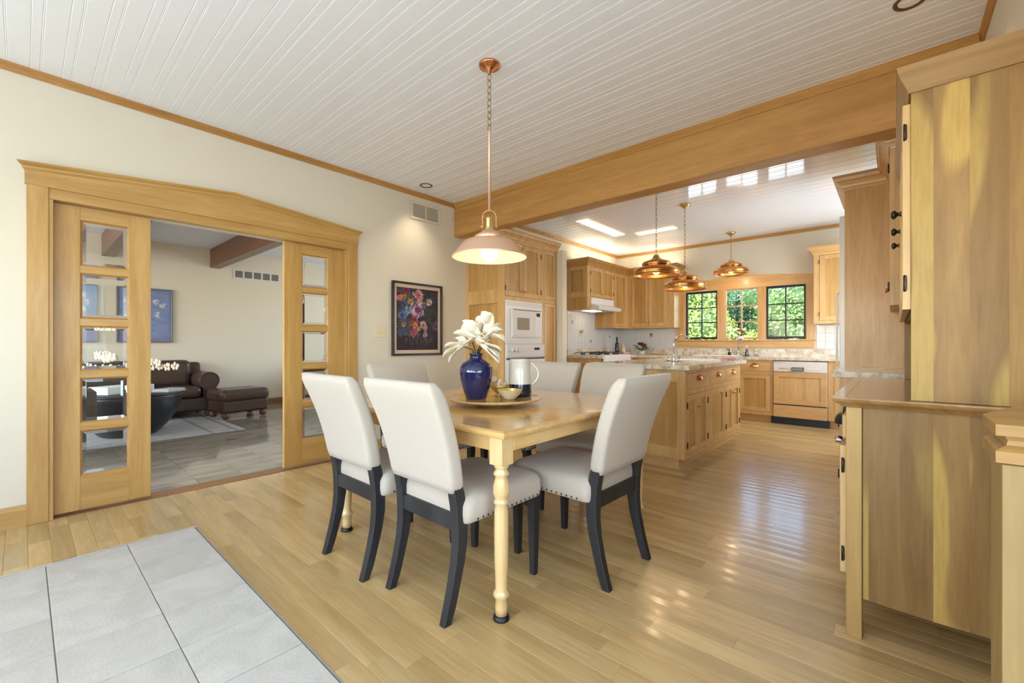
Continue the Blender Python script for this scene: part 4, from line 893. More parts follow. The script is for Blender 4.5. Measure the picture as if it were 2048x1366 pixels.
# ------------------------------------------------------------------ centrepiece
ls = thing('lazy_susan', 'round maple turntable in the middle of the dining table', 'lazy susan', (-1.70, 1.775, .752))
MB().lathe([(0, .0), (.10, 0), (.10, .014), (0, .014)], seg=32).build('base', 'table_x', ls)
MB().lathe([(0, .0145), (.20, .0145), (.255, .022), (.268, .032), (.266, .037), (.258, .036), (.245, .033), (0, .033)], seg=64).build('turntable', 'table_x', ls)
ZT = .7855
vz = thing('blue_vase', 'glossy cobalt blue vase holding white magnolias on the turntable', 'vase', (-1.735, 1.665, ZT))
MB().lathe([(0, 0), (.055, 0), (.058, .006), (.070, .04), (.086, .10), (.093, .145), (.090, .172), (.076, .195), (.050, .212), (.036, .220), (.033, .232), (.038, .243), (.040, .249), (.036, .250), (.028, .244), (.028, .20), (0, .19)], seg=48).build('body', 'blue_glaze', vz)
def petal(b, base, tip_dir, L_, W_, curl, cup, side=None):
    d = Vector(tip_dir).normalized(); up = Vector((0, 0, 1)); s_ = d.cross(up)
    if s_.length < .1: s_ = Vector((1, 0, 0))
    s_.normalize(); nrm = s_.cross(d).normalized(); base = Vector(base); nU, nV = 9, 7; P = []
    for i in range(nU+1):
        u = i/nU; wdt = W_*1.4*math.sqrt(max(.02, 1-(abs(u-.6)/(.41 if u > .6 else .68))**2.3))
        cen = base+d*L_*u*(1-.12*curl*u)-nrm*L_*curl*u*u*.6
        P.append([cen+s_*wdt*(v/(nV-1)-.5)*1.0+nrm*cup*wdt*(4*(v/(nV-1)-.5)**2)*.35+nrm*.003*math.sin(u*9+v*2) for v in range(nV)])
    for sgn in (0, 1):
        pass
    th = .0012; V0 = [[b.bm.verts.new(p) for p in r] for r in P]; V1 = [[b.bm.verts.new(p-nrm*th) for p in r] for r in P]
    for i in range(nU):
        for v in range(nV-1):
            for q in ([V0[i][v], V0[i+1][v], V0[i+1][v+1], V0[i][v+1]], [V1[i][v], V1[i][v+1], V1[i+1][v+1], V1[i+1][v]]):
                f = b.bm.faces.new(q); f.smooth = True
    for i in range(nU):
        for v in (0, nV-1): b.bm.faces.new([V0[i][v], V0[i+1][v], V1[i+1][v], V1[i][v]])
    for v in range(nV-1):
        for i in (0, nU): b.bm.faces.new([V0[i][v], V0[i][v+1], V1[i][v+1], V1[i][v]])
thc = math.atan2(764, 865); RGT = Vector((math.cos(thc), math.sin(thc), 0)); FWD = Vector((-math.sin(thc), math.cos(thc), 0)); UP = Vector((0, 0, 1))
def flower(label, off, petals):
    """off and petal directions given in the vase frame right/up/towards-back"""
    t = thing('magnolia', label, 'flower', Vector(vz.location)+UP*.0, 0, 'white magnolia blooms in the blue vase')
    c = RGT*off[0]+UP*off[1]+FWD*off[2]
    st = MB(); st.tube([Vector((c.x*.12, c.y*.12, .215)), Vector((c.x*.3, c.y*.3, .27)), c], [.0035, .0035, .003], 6); st.build('stem', 'stem', t)
    for (r_, u_, f_, L_, W_, cu, cp_) in petals:
        b = MB(); petal(b, c, RGT*r_+UP*u_+FWD*f_, L_, W_, cu, cp_); b.build('petal', 'petal', t)
    return t
flower('large white magnolia at the centre left above the blue vase', (-.02, .31, -.01),
    [(-.35, 1, -.2, .135, .085, .1, 1), (-.8, .6, -.3, .12, .08, .3, 1), (.2, .9, -.5, .13, .09, .15, 1), (.3, .5, -.9, .10, .08, .3, 1), (-.5, .1, -.9, .09, .07, .3, 1), (-.4, .8, .6, .12, .08, .2, 1)])
flower('white magnolia opening upward at the top right of the bunch', (.045, .36, .02),
    [(-.1, 1, -.1, .125, .075, .0, 1), (.35, 1, -.2, .125, .07, .1, 1), (.1, 1, -.5, .11, .075, .1, 1), (-.4, .9, 0, .10, .07, .2, 1), (.2, .9, .5, .11, .07, .1, 1)])
flower('white magnolia facing the camera at the right of the bunch', (.075, .335, -.01),
    [(.8, .6, -.2, .09, .065, .2, 1), (.9, .1, -.3, .09, .06, .5, 1), (.2, .8, -.3, .09, .06, .2, 1), (-.3, .3, -.9, .08, .06, .3, 1), (.6, .9, .2, .10, .065, .1, 1)])
flower('white magnolia with long petals drooping to the left', (-.065, .285, -.02),
    [(-1, -.1, -.1, .13, .05, .55, .8), (-.9, .25, -.2, .11, .055, .4, .8), (-.95, -.55, -.2, .12, .042, .45, .8), (-.5, .8, -.3, .075, .055, .3, 1), (.2, .5, -.6, .06, .05, .2, 1)])
flower('white magnolia with long petals drooping to the lower right', (.03, .29, -.05),
    [(.85, -.35, -.3, .125, .06, .35, .8), (.75, -.62, -.3, .14, .055, .1, .8), (.9, .1, -.2, .12, .05, .5, .8), (.1, .9, -.6, .07, .06, .3, 1), (.4, .5, -.8, .07, .055, .3, 1)])
pc = thing('pitcher', 'two-tone pitcher, cream above and navy black below, with looped handle', 'pitcher', (-1.62, 1.905, ZT))
MB().lathe([(0, 0), (.060, 0), (.065, .006), (.066, .03), (.063, .0725)], seg=40).lathe([(.063, .0725), (.058, .15), (.0565, .205), (.059, .213), (.056, .214), (.052, .205), (.052, .02), (0, .015)], seg=40, mi=1).build('body', ['dark_glaze', 'cream_glaze'], pc)
b = MB(); hp = [RGT*(.056+.050*math.sin(PI*k/10)**.8)+UP*(.195-.135*k/10) for k in range(11)]; b.tube(hp, .0075, 10); b.build('handle', 'cream_glaze', pc)
bw = thing('small_bowl', 'small cream mosaic bowl with gold inside in front of the pitcher', 'bowl', (-1.575, 1.765, ZT))
MB().lathe([(0, 0), (.028, 0), (.032, .003), (.056, .028), (.068, .050), (.070, .053)], seg=36).lathe([(.070, .053), (.066, .052), (.052, .028), (.025, .010), (0, .008)], seg=36, mi=1).build('body', ['mosaic', 'gold_glaze'], bw)
gb = thing('glass_bowl', 'footed amber bowl between the vase and the pitcher', 'bowl', (-1.72, 1.835, ZT))
MB().lathe([(0, 0), (.03, 0), (.032, .004), (.012, .012), (.030, .028), (.052, .05), (.058, .065), (.054, .065), (.045, .05), (.02, .03), (0, .028)], seg=32).build('body', 'gold_glaze', gb)
sh = thing('seashell', 'pale spiral seashell resting in the footed amber bowl', 'shell', (-1.72, 1.835, ZT+.05))
b = MB(); pts = []; rs_ = []
for k in range(40):
    u = k/39; a = u*5*PI; r_ = .026*(1-u)+.001; pts.append(RGT*(-.03+.09*u)+UP*(r_*math.cos(a)+.022)+FWD*(r_*math.sin(a))); rs_.append(.017*(1-u)+.0012)
b.tube(pts, rs_, 8); b.build('whorl', 'mat_board', sh)

# ------------------------------------------------------------------ pendant lamps
def chain(b, z0, z1, link=.030, r_=.0022, w_=.35):
    n_ = max(1, int((z1-z0)/(link*.74))); st = (z1-z0)/n_
    for k in range(n_):
        R_ = Matrix.Rotation(PI/2 if k % 2 else 0, 3, 'Z') @ Matrix.Rotation(PI/2, 3, 'X'); b.torus((0, 0, z0+st*(k+.5)), st*.64, r_, R_, 12, 5, 0, (.55, 1, 1))
    return b
pdn = thing('pendant_lamp', 'large copper pendant lamp with cream inside hanging over the dining table', 'pendant lamp', (-1.795, 1.83, 0))
MB().lathe([(0, 2.68), (.008, 2.682), (.012, 2.70), (.030, 2.708), (.034, 2.716), (.046, 2.718), (.05, 2.726), (.060, 2.727), (.064, 2.739), (0, 2.739)], seg=40).build('canopy', 'copper', pdn)
chain(MB(), 2.345, 2.682, .046, .0026).build('chain', 'chain', pdn)
MB().lathe([(0, 1.875), (.0075, 1.875), (.0075, 2.335), (.009, 2.34), (.009, 2.35), (0, 2.35)], seg=14).build('rod', 'copper_soft', pdn)
yk = MB(); pts = [RGT*(-.040)+UP*1.765, RGT*(-.040)+UP*1.82]+[RGT*(-.040*math.cos(a))+UP*(1.835+.040*math.sin(a)) for a in [PI*k/8 for k in range(9)]]+[RGT*.040+UP*1.82, RGT*.040+UP*1.765]
lo = [[p+RGT*0+FWD*f_*.011+(p-UP*1.82).normalized()*(.0018 if o_ else -.0018) for f_, o_ in ((-1, 0), (1, 0), (1, 1), (-1, 1))] for p in pts]; yk.loft(lo, 0, False)
yk.sphere(RGT*-.046+UP*1.782, .007, 10).sphere(RGT*.046+UP*1.782, .007, 10); yk.build('yoke', 'copper', pdn)
MB().lathe([(0, 1.835), (.020, 1.835), (.024, 1.828), (.024, 1.775), (.032, 1.770), (.034, 1.760), (0, 1.760)], seg=8, smooth=False).build('socket', 'brass', pdn)
b = MB().lathe([(.0, 1.761), (.036, 1.760), (.050, 1.748), (.072, 1.733), (.080, 1.728), (.088, 1.724), (.088, 1.708), (.082, 1.703), (.080, 1.698), (.110, 1.695), (.145, 1.690), (.156, 1.683), (.176, 1.660), (.198, 1.632), (.218, 1.608), (.222, 1.602), (.220, 1.598)], seg=72)
b.lathe([(.220, 1.598), (.214, 1.603), (.194, 1.628), (.172, 1.655), (.152, 1.676), (.108, 1.686), (.060, 1.690), (0, 1.69)], seg=72, mi=1)
b.build('shade', ['copper_soft', 'enamel'], pdn)
b = MB(); b.tube([RGT*.085+UP*1.712-FWD*.01, RGT*.12+UP*1.70-FWD*.02, RGT*.185+UP*1.662-FWD*.02, RGT*.200+UP*1.64-FWD*.02], .003, 6); b.sphere(RGT*.088+UP*1.714-FWD*.02, .008, 10); b.build('bracket', 'copper', pdn)
MB().sphere((0, 0, 1.622), .050, 24).lathe([(.02, 1.69), (.022, 1.665), (.03, 1.655)], seg=16).build('bulb', 'bulb', pdn)
l = bpy.data.lights.new('pendant_light', 'POINT'); l.energy = 3; l.color = (1, .8, .55); l.shadow_soft_size = .05; o = bpy.data.objects.new('pendant_light', l); COL.objects.link(o); o.parent = pdn; o.location = (0, 0, 1.56)
def small_pendant(label, loc, zr):
    t = thing('pendant_lamp', label, 'pendant lamp', loc, 0, 'amber copper pendants in the kitchen')
    MB().lathe([(0, CH-.075), (.006, CH-.075), (.008, CH-.055), (.022, CH-.05), (.026, CH-.04), (.04, CH-.036), (.045, CH-.026), (.060, CH-.022), (.062, CH-.001), (0, CH-.001)], seg=36).build('canopy', 'brass', t)
    zt = zr+.225
    chain(MB(), zt, CH-.075, .036, .0022).build('chain', 'chain', t)
    b = MB().lathe([(0, zr+.232), (.010, zr+.230), (.024, zr+.224), (.034, zr+.210), (.036, zr+.196)], seg=40); b.build('finial', 'brass', t)
    prof = [(.036, .196), (.044, .186), (.075, .168), (.115, .156), (.138, .146), (.147, .132), (.146, .116), (.134, .106), (.130, .100), (.160, .096), (.200, .084), (.226, .066), (.236, .046), (.234, .030), (.228, .022), (.236, .010), (.240, .002), (.236, 0), (.224, .016), (.224, .040), (.205, .064), (.160, .084), (.12, .094), (.10, .12), (.05, .15), (0, .16)]
    MB().lathe([(r_, zr+z_) for r_, z_ in prof], seg=64).build('shade', 'amber', t)
    MB().sphere((0, 0, zr+.048), .038, 16, 0, (1, 1, .8)).lathe([(.016, zr+.12), (.018, zr+.07)], seg=12).build('bulb', 'bulb_small', t)
    l = bpy.data.lights.new('pendant_light', 'POINT'); l.energy = 5; l.color = (1, .76, .48); l.shadow_soft_size = .04; o = bpy.data.objects.new('pendant_light', l); COL.objects.link(o); o.parent = t; o.location = (0, 0, zr-.02)
small_pendant('amber copper pendant over the island, nearest of the three and lowest beneath the beam', (-1.885, 4.44, 0), 1.805)
small_pendant('amber copper pendant over the island, middle one hanging lowest', (-1.855, 5.19, 0), 1.735)
small_pendant('amber copper pendant on a short chain in front of the sink window', (-1.81, 6.95, 0), 2.12)
# recessed lights
for lab, (x_, y_) in (('recessed ceiling downlight near the left wall above the vent', (-3.655, 2.787)), ('recessed ceiling downlight at the top right edge of the photo', (.06, 2.83))):
    t = thing('downlight', lab, 'ceiling light', (x_, y_, CH))
    MB().lathe([(.066, -.001), (.064, -.005), (.050, -.004), (.046, .004), (.040, .011), (0, .011)], seg=32).build('trim_ring', 'bunwood', t)
    MB().lathe([(0, .0095), (.036, .0095), (.036, .0105), (0, .0105)], seg=24).build('lamp', 'bulb_small', t)
    l = bpy.data.lights.new('downlight_beam', 'SPOT'); l.energy = 22; l.color = (1, .84, .62); l.spot_size = math.radians(95); l.spot_blend = .8; l.shadow_soft_size = .04
    o = bpy.data.objects.new('downlight_beam', l); COL.objects.link(o); o.parent = t; o.location = (0, 0, -.012)

# ------------------------------------------------------------------ wall vent, sensor, painting
vt = thing('wall_vent', 'cream air return grille high on the left wall near the beam', 'vent', (XL, 2.965, 2.54))
MB().box(0, .004, -.205, .205, -.098, .098, .0015).build('backing', 'vent_dark', vt)
b = MB().box(.0045, .010, -.205, .205, .07, .098, .002).box(.0045, .010, -.205, .205, -.098, -.07, .002).box(.0045, .010, -.205, -.17, -.07, .07, .002).box(.0045, .010, .17, .205, -.07, .07, .002).box(.0045, .010, -.008, .008, -.07, .07); b.build('frame', 'vent', vt)
b = MB()
for k in range(13):
    z_ = -.062+k*.0103
    for a, c in ((-.17, -.008), (.008, .17)): b.box(.0045, .0085, a, c, z_, z_+.0045)
b.build('slat', 'vent', vt)['kind'] = 'stuff'
o = MB().lathe([(0, .012), (.014, .010), (.018, 0), (0, 0)], seg=16); o.bm.transform(Matrix.Rotation(PI/2, 4, 'Y')); o = o.build('wall_sensor', 'vent', loc=(XL, 3.33, 2.565)); tag(o, 'small round sensor on the wall beside the beam end', 'sensor')

def canvas(name, W_, H_, nx, ny, img, mat, parent, loc, axis='x', wrap=None):
    """flat printed sheet: img is (ny,nx,3) linear, row 0 at the bottom; sheet lies in y-z facing +x"""
    V = []; F = []
    for j in range(ny):
        for i in range(nx):
            u, v = i/(nx-1), j/(ny-1); V.append(((0, (u-.5)*W_, (v-.5)*H_) if axis == 'x' else ((u-.5)*W_, (v-.5)*H_, 0)) if wrap is None else wrap(u, v))
    for j in range(ny-1):
        for i in range(nx-1): a = j*nx+i; F.append((a, a+1, a+nx+1, a+nx))
    me = bpy.data.meshes.new(name); me.from_pydata(V, [], F); me.materials.append(mt[mat])
    at = me.color_attributes.new('Col', 'FLOAT_COLOR', 'POINT'); c = np.ones((ny*nx, 4), 'f'); c[:, :3] = img.reshape(-1, 3); at.data.foreach_set('color', c.ravel())
    o = bpy.data.objects.new(name, me); COL.objects.link(o); o.parent = parent; o.location = loc; return o
def lc(r, g, b): return np.array(lin(r, g, b)[:3])
class Paint:
    def __init__(s, nx, ny, W_, H_, bg_): s.nx, s.ny = nx, ny; s.im = np.ones((ny, nx, 3))*bg_; yy, xx = np.mgrid[0:ny, 0:nx]; s.x = xx/(nx-1)*W_; s.y = (1-yy/(ny-1))*H_; s.W, s.H = W_, H_
    def stroke(s, x, y, a, L_, w_, col, al=.9):
        c, d = math.cos(a), math.sin(a); px, py = s.x-x, s.y-y; u = (px*c+py*d)/L_; v = (-px*d+py*c)/w_; m = np.clip(1.4-(u*u+v*v)*1.4, 0, 1)[..., None]*al; s.im = s.im*(1-m)+np.array(col)*m
    def bloom(s, x, y, r_, col, core, n_=26):
        for k in range(n_):
            a = random.random()*2*PI; q = r_*(1-k/n_*.85)*random.uniform(.6, 1.25); j = random.choice((.35, .6, .85, 1, 1.15)); base = np.array(core if (k > n_*.72) else col)*j
            s.stroke(x+q*math.cos(a)*.8, y+q*math.sin(a)*.8, a+PI/2+random.uniform(-.6, .6), r_*random.uniform(.25, .5), r_*random.uniform(.08, .16), np.clip(base, 0, 1), .85)
pt = Paint(150, 180, 1.0, 1.22, lc(38, 26, 34))
for k in range(140): pt.stroke(random.random(), random.random()*1.2, random.random()*PI, .08, .02, lc(30+random.random()*30, 24+random.random()*14, 34+random.random()*16), .5)
for k in range(90): pt.stroke(random.uniform(.45, 1), random.uniform(.05, .8), random.random()*PI, random.uniform(.03, .1), .012, lc(44, random.uniform(60, 90), random.uniform(58, 74)), .6)
for k in range(420): pt.stroke(random.uniform(0, .5), random.uniform(.0, .95), random.random()*PI, random.uniform(.02, .06), .012, random.choice((lc(60, 90, 120), lc(120, 80, 60), lc(90, 50, 90), lc(70, 80, 60))), .6)
for x_, y_, r_, c, k in ((.22, .05, .08, (150, 40, 90), (90, 20, 60)), (.50, .13, .125, (228, 170, 168), (190, 90, 110)), (.07, .20, .07, (226, 140, 130), (200, 90, 90)), (.18, .18, .06, (206, 140, 60), (160, 90, 40)), (.33, .27, .075, (206, 160, 70), (160, 110, 40)),
        (.56, .25, .06, (222, 190, 120), (180, 140, 80)), (.78, .26, .075, (226, 206, 190), (180, 150, 130)), (.18, .33, .09, (60, 110, 150), (30, 60, 100)), (.27, .44, .08, (150, 180, 206), (90, 130, 170)), (.13, .55, .10, (110, 140, 190), (40, 60, 120)),
        (.48, .42, .155, (206, 170, 196), (120, 40, 90)), (.64, .32, .07, (150, 110, 160), (90, 60, 110)), (.42, .62, .08, (180, 60, 100), (120, 20, 60)), (.42, .74, .065, (226, 150, 60), (190, 100, 40)), (.63, .72, .09, (230, 170, 170), (190, 110, 120)),
        (.52, .80, .045, (236, 180, 140), (210, 140, 100)), (.40, .88, .08, (206, 90, 120), (150, 40, 80)), (.68, .82, .04, (190, 170, 60), (140, 120, 40)), (.67, .92, .06, (200, 160, 206), (150, 100, 160)), (.95, .74, .09, (120, 80, 130), (70, 40, 80)), (.09, .86, .06, (70, 100, 140), (40, 60, 90)), (.17, .72, .05, (190, 150, 90), (120, 90, 60)), (.30, .70, .05, (150, 90, 80), (90, 50, 60)), (.24, .80, .06, (60, 90, 110), (40, 60, 80))):
    pt.bloom(x_, y_, r_*1.2, lc(*c), lc(*k), 44)
for k in range(60): pt.stroke(random.uniform(.2, .9), random.uniform(.9, 1.12), PI/2+random.uniform(-.3, .3), .03, .004, random.choice((lc(200, 170, 200), lc(120, 130, 110), lc(200, 180, 120))), .5)
pic = thing('flower_painting', 'framed painting of a dark floral bouquet on the left dining wall', 'painting', (XL, 2.855, 1.355))
def frame(parent, W_, H_, fw, dep, m, nm='frame'):
    b = MB().box(0, dep, -W_/2, -W_/2+fw, -H_/2, H_/2, .002).box(0, dep, W_/2-fw, W_/2, -H_/2, H_/2, .002).box(0, dep, -W_/2+fw, W_/2-fw, -H_/2, -H_/2+fw, .002).box(0, dep, -W_/2+fw, W_/2-fw, H_/2-fw, H_/2, .002); return b.build(nm, m, parent)
frame(pic, .655, .782, .022, .03, 'picframe'); MB().box(.002, .012, -.306, .306, -.369, .369).build('mat_board', 'mat_board', pic)
canvas('canvas', .545, .665, 150, 180, pt.im, 'canvas', pic, (.0128, 0, 0))

# ------------------------------------------------------------------ living room
struct(MB().box(-8.499, XL-.151, 2.06, 2.20, 2.35, 2.659, .004).build('beam_living', 'brownwood_x'))
struct(MB().box(-8.499, XL-.151, .75, .89, 2.35, 2.659, .004).build('beam_living', 'brownwood_x'))
vt = thing('wall_vent', 'long five-section air grille on the living room wall', 'vent', (-8.5, 2.77, 2.295))
MB().box(0, .004, -.375, .375, -.08, .08).build('backing', 'vent_dark', vt)
b = MB().box(.0045, .012, -.375, .375, .058, .08).box(.0045, .012, -.375, .375, -.08, -.058)
for k in range(6): yy = -.375+k*(.75-.025)/5; b.box(.0045, .012, yy, yy+.025, -.058, .058)
b.build('frame', 'vent', vt); b = MB()
for k in range(9): b.box(.0045, .008, -.36, .36, -.055+k*.0125, -.05+k*.0125)
b.build('slat', 'vent_dark', vt)['kind'] = 'stuff'
def bluepic(label, yc, seed):
    random.seed(seed); p = Paint(80, 100, .66, .82, lc(120, 134, 168))
    for k in range(160): p.stroke(random.random()*.66, random.random()*.82, random.random()*.4, .09, .03, random.choice((lc(108, 124, 170), lc(134, 140, 178), lc(124, 150, 186), lc(140, 130, 164))), .5)
    for k in range(30): p.stroke(random.random()*.66, .68+random.random()*.14, 0, .12, .02, lc(126, 118, 148), .5)
    p.stroke(.30, .40, .5, .28, .006, lc(60, 70, 90)); p.stroke(.33, .28, 1.2, .22, .005, lc(60, 70, 90))
    for x_, y_ in ((.12, .15), (.26, .24), (.12, .34), (.55, .25), (.46, .19), (.47, .39), (.30, .46), (.2, .56)): p.bloom(x_, y_, .055, lc(226, 228, 222), lc(190, 200, 190), 20)
    t = thing('blue_painting', label, 'painting', (-8.5, yc, 1.52), 0, 'blue flower paintings on the living room wall'); frame(t, .66, .82, .018, .04, 'greyframe'); MB().box(.001, .02, -.315, .315, -.395, .395).build('panel', 'greyframe', t)
    canvas('canvas', .625, .785, 80, 100, p.im, 'canvas', t, (.0205, 0, 0)); random.seed(seed+50)
bluepic('blue painting of white blossoms, the one seen beside the open doorway edge', 1.232, 3)
bluepic('blue painting of white blossoms, the one seen only through the left door glass', .378, 4)
# rug
rg = Paint(120, 90, 3.0, 2.2, lc(176, 172, 168))
for k in range(900): rg.stroke(random.random()*3, random.random()*2.2, random.random()*PI, random.uniform(.02, .08), .012, random.choice((lc(120, 122, 130), lc(206, 202, 196), lc(96, 98, 108), lc(190, 180, 170))), .7)
for e_ in (.08, .28):
    for s_ in (0, 1): rg.stroke(1.5, e_ if s_ else 2.2-e_, 0, 3.0, .015, lc(90, 92, 102), .8); rg.stroke(e_ if s_ else 3-e_, 1.1, PI/2, 2.5, .015, lc(90, 92, 102), .8)
rug = thing('area_rug', 'grey patterned area rug under the black table in the living room', 'rug', (-7.1, .45, 0))
MB().box(-.95, .95, -1.40, 1.43, .0005, .006, .001).build('backing', 'greyframe', rug)
canvas('pile', 1.9, 2.83, 120, 90, rg.im, 'rugcol', rug, (0, .015, .0065), 'z')
# sofa (roll arms)
def roll_arm(b, y0, y1, x0, x1, zc, r_):
    """arm with a rolled top running in x"""
    prof = [(-.5*(y1-y0)*.7, .12), (.5*(y1-y0)*.7, .12), (.5*(y1-y0)*.7, zc-r_*.8)]+[(r_*math.cos(a), zc+r_*math.sin(a)) for a in [math.radians(-30+k*24) for k in range(11)]]+[(-.5*(y1-y0)*.7, zc-r_*.8)]
    ym = (y0+y1)/2; b.loft([[(x, ym+p*sc, z) for p, z in prof] for x, sc in ((x0, .98), (x0+.02, 1), (x1-.02, 1), (x1, .98))], 0, True)
sf = thing('sofa', 'dark brown leather sofa with rolled arms and nailheads against the living room wall', 'sofa', (-8.0, .75, 0))
S0, S1 = -.55, 1.99
MB().box(-8.42, -7.68, S0+.08, S1-.08, .10, .30, .03, 3).build('base', 'leather', sf, world=True)
for k in range(3):
    a = S0+.24+k*.69; MB().box(-8.25, -7.62, a, a+.68, .30, .46, .06, 4).build('seat_cushion', 'leather', sf, world=True)
    b = MB().box(-8.45, -8.18, a, a+.68, .42, .84, .09, 5); b.build('back_cushion', 'leather', sf, world=True)
MB().box(-8.47, -8.30, S0+.1, S1-.1, .12, .80, .05, 3).build('back', 'leather', sf, world=True)
for a, c in ((S0, S0+.25), (S1-.25, S1)):
    b = MB(); roll_arm(b, a, c, -8.42, -7.70, .54, .13); ar = b.build('arm', 'leather', sf, world=True)
    nb = MB(); ym = (a+c)/2
    for k in range(12): an = math.radians(-20+k*20); nb.sphere((-7.695, ym+.108*math.cos(an), .54+.108*math.sin(an)), .009, 6)
    for k in range(9):
        for s_ in (-1, 1): nb.sphere((-7.695, ym+s_*.075, .14+k*.035), .009, 6)
    nb.build('nailhead_trim', 'nail', ar, world=False).location = -Vector(sf.location); ar.children[0]['kind'] = 'stuff'
nb = MB()
for k in range(60): nb.sphere((-7.678, S0+.26+k*.034, .125), .009, 6)
o = nb.build('nailhead_trim', 'nail', sf, world=True); o['kind'] = 'stuff'
for y_ in (S0+.12, S1-.12):
    for x_ in (-7.78, -8.36): MB().lathe([(0, .0065), (.04, .0065), (.055, .04), (.055, .07), (.04, .10), (.04, .13), (0, .13)], (x_, y_), 16).build('foot', 'bunwood', sf, world=True)
# ottoman
ot = thing('ottoman', 'dark brown leather ottoman with bun feet standing in front of the sofa arm', 'ottoman', (-7.42, 2.16, .0075), math.radians(8))
MB().box(-.27, .27, -.34, .34, .24, .42, .07, 5).build('cushion', 'leather', ot); MB().box(-.245, .245, -.315, .315, .08, .26, .03, 3).build('base', 'leather', ot)
nb = MB()
for k in range(18): nb.sphere((.247, -.30+k*.035, .105), .009, 6); 
for k in range(14): nb.sphere((-.23+k*.035, -.317, .105), .009, 6)
nb.build('nailhead_trim', 'nail', ot)['kind'] = 'stuff'
for x_ in (-.2, .2):
    for y_ in (-.26, .26): MB().lathe([(0, .0), (.035, .0), (.05, .03), (.05, .055), (.035, .085), (0, .085)], (x_, y_), 16).build('foot', 'bunwood', ot)
# black bowl-shaped table
cft = thing('coffee_table', 'round black bowl-shaped coffee table on the grey rug', 'coffee table', (-6.86, .85, 0))
MB().lathe([(0, .008), (.24, .008), (.27, .02), (.36, .12), (.44, .24), (.485, .36), (.50, .46), (.50, .475), (.495, .48), (0, .48)], seg=56).build('body', 'black_table', cft)
MB().lathe([(0, .481), (.495, .481), (.5, .485), (.5, .495), (.495, .50), (0, .50)], seg=56).build('top', 'black_table', cft)
o = MB().box(-.15, .15, -.26, .26, 0, .085, .006, 2).build('white_tray_box', 'white_paint', loc=(-6.98, .80, .501)); o.rotation_euler = (0, 0, .5); tag(o, 'white box on the black coffee table seen through the door glass', 'box')
o = MB().box(-.11, .11, -.14, .14, 0, .012, .002).box(-.10, .10, -.13, .13, .0125, .024, .002).box(-.095, .10, -.12, .13, .0245, .034, .002).build('magazine_stack', 'paper', loc=(-6.77, 1.21, .501)); o.rotation_euler = (0, 0, .7); tag(o, 'small stack of grey magazines on the right of the coffee table', 'magazines')
ov_ = thing('orchid_vase', 'blue-dotted cylinder vase of white orchids on the black coffee table', 'vase', (-6.60, .78, .501))
im = np.ones((40, 72, 3))*lc(236, 238, 240)
for j in range(40):
    for i in range(72):
        if (i+(j//3) % 2*2) % 4 < 2 and j % 3 < 2: im[j, i] = lc(120, 160, 206)
canvas('body', 1, 1, 72, 40, im, 'vase_pattern', ov_, (0, 0, 0), wrap=lambda u, v: (.038*math.cos(u*2*PI), .038*math.sin(u*2*PI), v*.23))
MB().lathe([(0, .001), (.036, .001), (.036, .225), (.034, .225), (.034, .01), (0, .01)], seg=24).build('liner', 'white_app', ov_)
st = MB(); bl = random.Random(11); tips = []
for k in range(7):
    e = RGT*bl.uniform(-.42, .62)+UP*(.36+bl.random()*.1)+FWD*bl.uniform(-.08, .08); p1 = e*.45+UP*.26
    st.tube([(0, 0, .20), p1, e], [.003, .0025, .0015], 5); tips += [p1*.5+e*.5, e, p1*.2+e*.8, p1*.75+e*.25]
st.build('stem', 'stem', ov_)
for c in tips+[RGT*(-.5+.09*k)+UP*(.30+.05*bl.random()) for k in range(13)]:
    b = MB()
    for j in range(5):
        a = 2*PI*j/5+bl.random(); d = RGT*math.cos(a)+UP*math.sin(a)*.8-FWD*.3; b.sphere(c+d*.032, .030, 10, 0, (.8, .45, .8))
    b.build('blossom', 'petal', ov_)
# brown barrel chair seen through the left door glass
bc = thing('barrel_chair', 'low brown rounded chair seen through the lower left door pane', 'chair', (-6.08, .10, 0))
MB().lathe([(0, .30), (.32, .30), (.37, .32), (.38, .38), (.36, .42), (.30, .44), (0, .44)], seg=40).build('seat', 'brownchair', bc)
for k in range(4): a = PI/4+k*PI/2; MB().tube([(.26*math.cos(a), .26*math.sin(a), .31), (.31*math.cos(a), .31*math.sin(a), 0)], [.018, .011], 10).build('leg', 'bunwood', bc)
MB().lathe([(.32, .425), (.33, .60), (.36, .64), (.40, .60), (.405, .4), (.395, .30), (.385, .30)], seg=30, a0=math.radians(-80), a1=math.radians(120)).build('backrest', 'brownchair', bc)
# things glimpsed through the right door glass
ctn = thing('curtain', 'brown floor-length curtain glimpsed through the right door glass', 'curtain', (-8.44, 4.45, 0))
b = MB(); lo = []
for z_ in (.05, 1.0, 2.0): lo.append([(.0+.03*math.sin(k*1.9), -.25+k*.02, z_) for k in range(26)]+[(-.03, .25-k*.02, z_) for k in range(26)])
b.loft(lo, 0, True); b.build('drape', 'curtain', ctn); MB().tube([(-.0, -.4, 2.04), (0, .4, 2.04)], .012).build('rod', 'bunwood', ctn)
bal = thing('plant_stand', 'white turned pedestal stand glimpsed through the lowest right door pane', 'stand', (-6.6, 3.45, 0))
MB().lathe([(0, 0), (.16, 0), (.16, .05), (.09, .08), (.06, .16), (.09, .30), (.05, .40), (.10, .46), (.17, .48), (.17, .52), (0, .52)], seg=28).build('pedestal', 'white_paint', bal)
cb = thing('console_cabinet', 'low brown cabinet in the living room glimpsed through the right door glass', 'cabinet', (-7.9, 4.3, 0))
MB().box(-.25, .25, -.5, .5, .06, .75, .01).build('body', 'brownwood_y', cb); MB().box(-.28, .28, -.54, .54, .751, .79, .008).build('top', 'brownwood_y', cb)
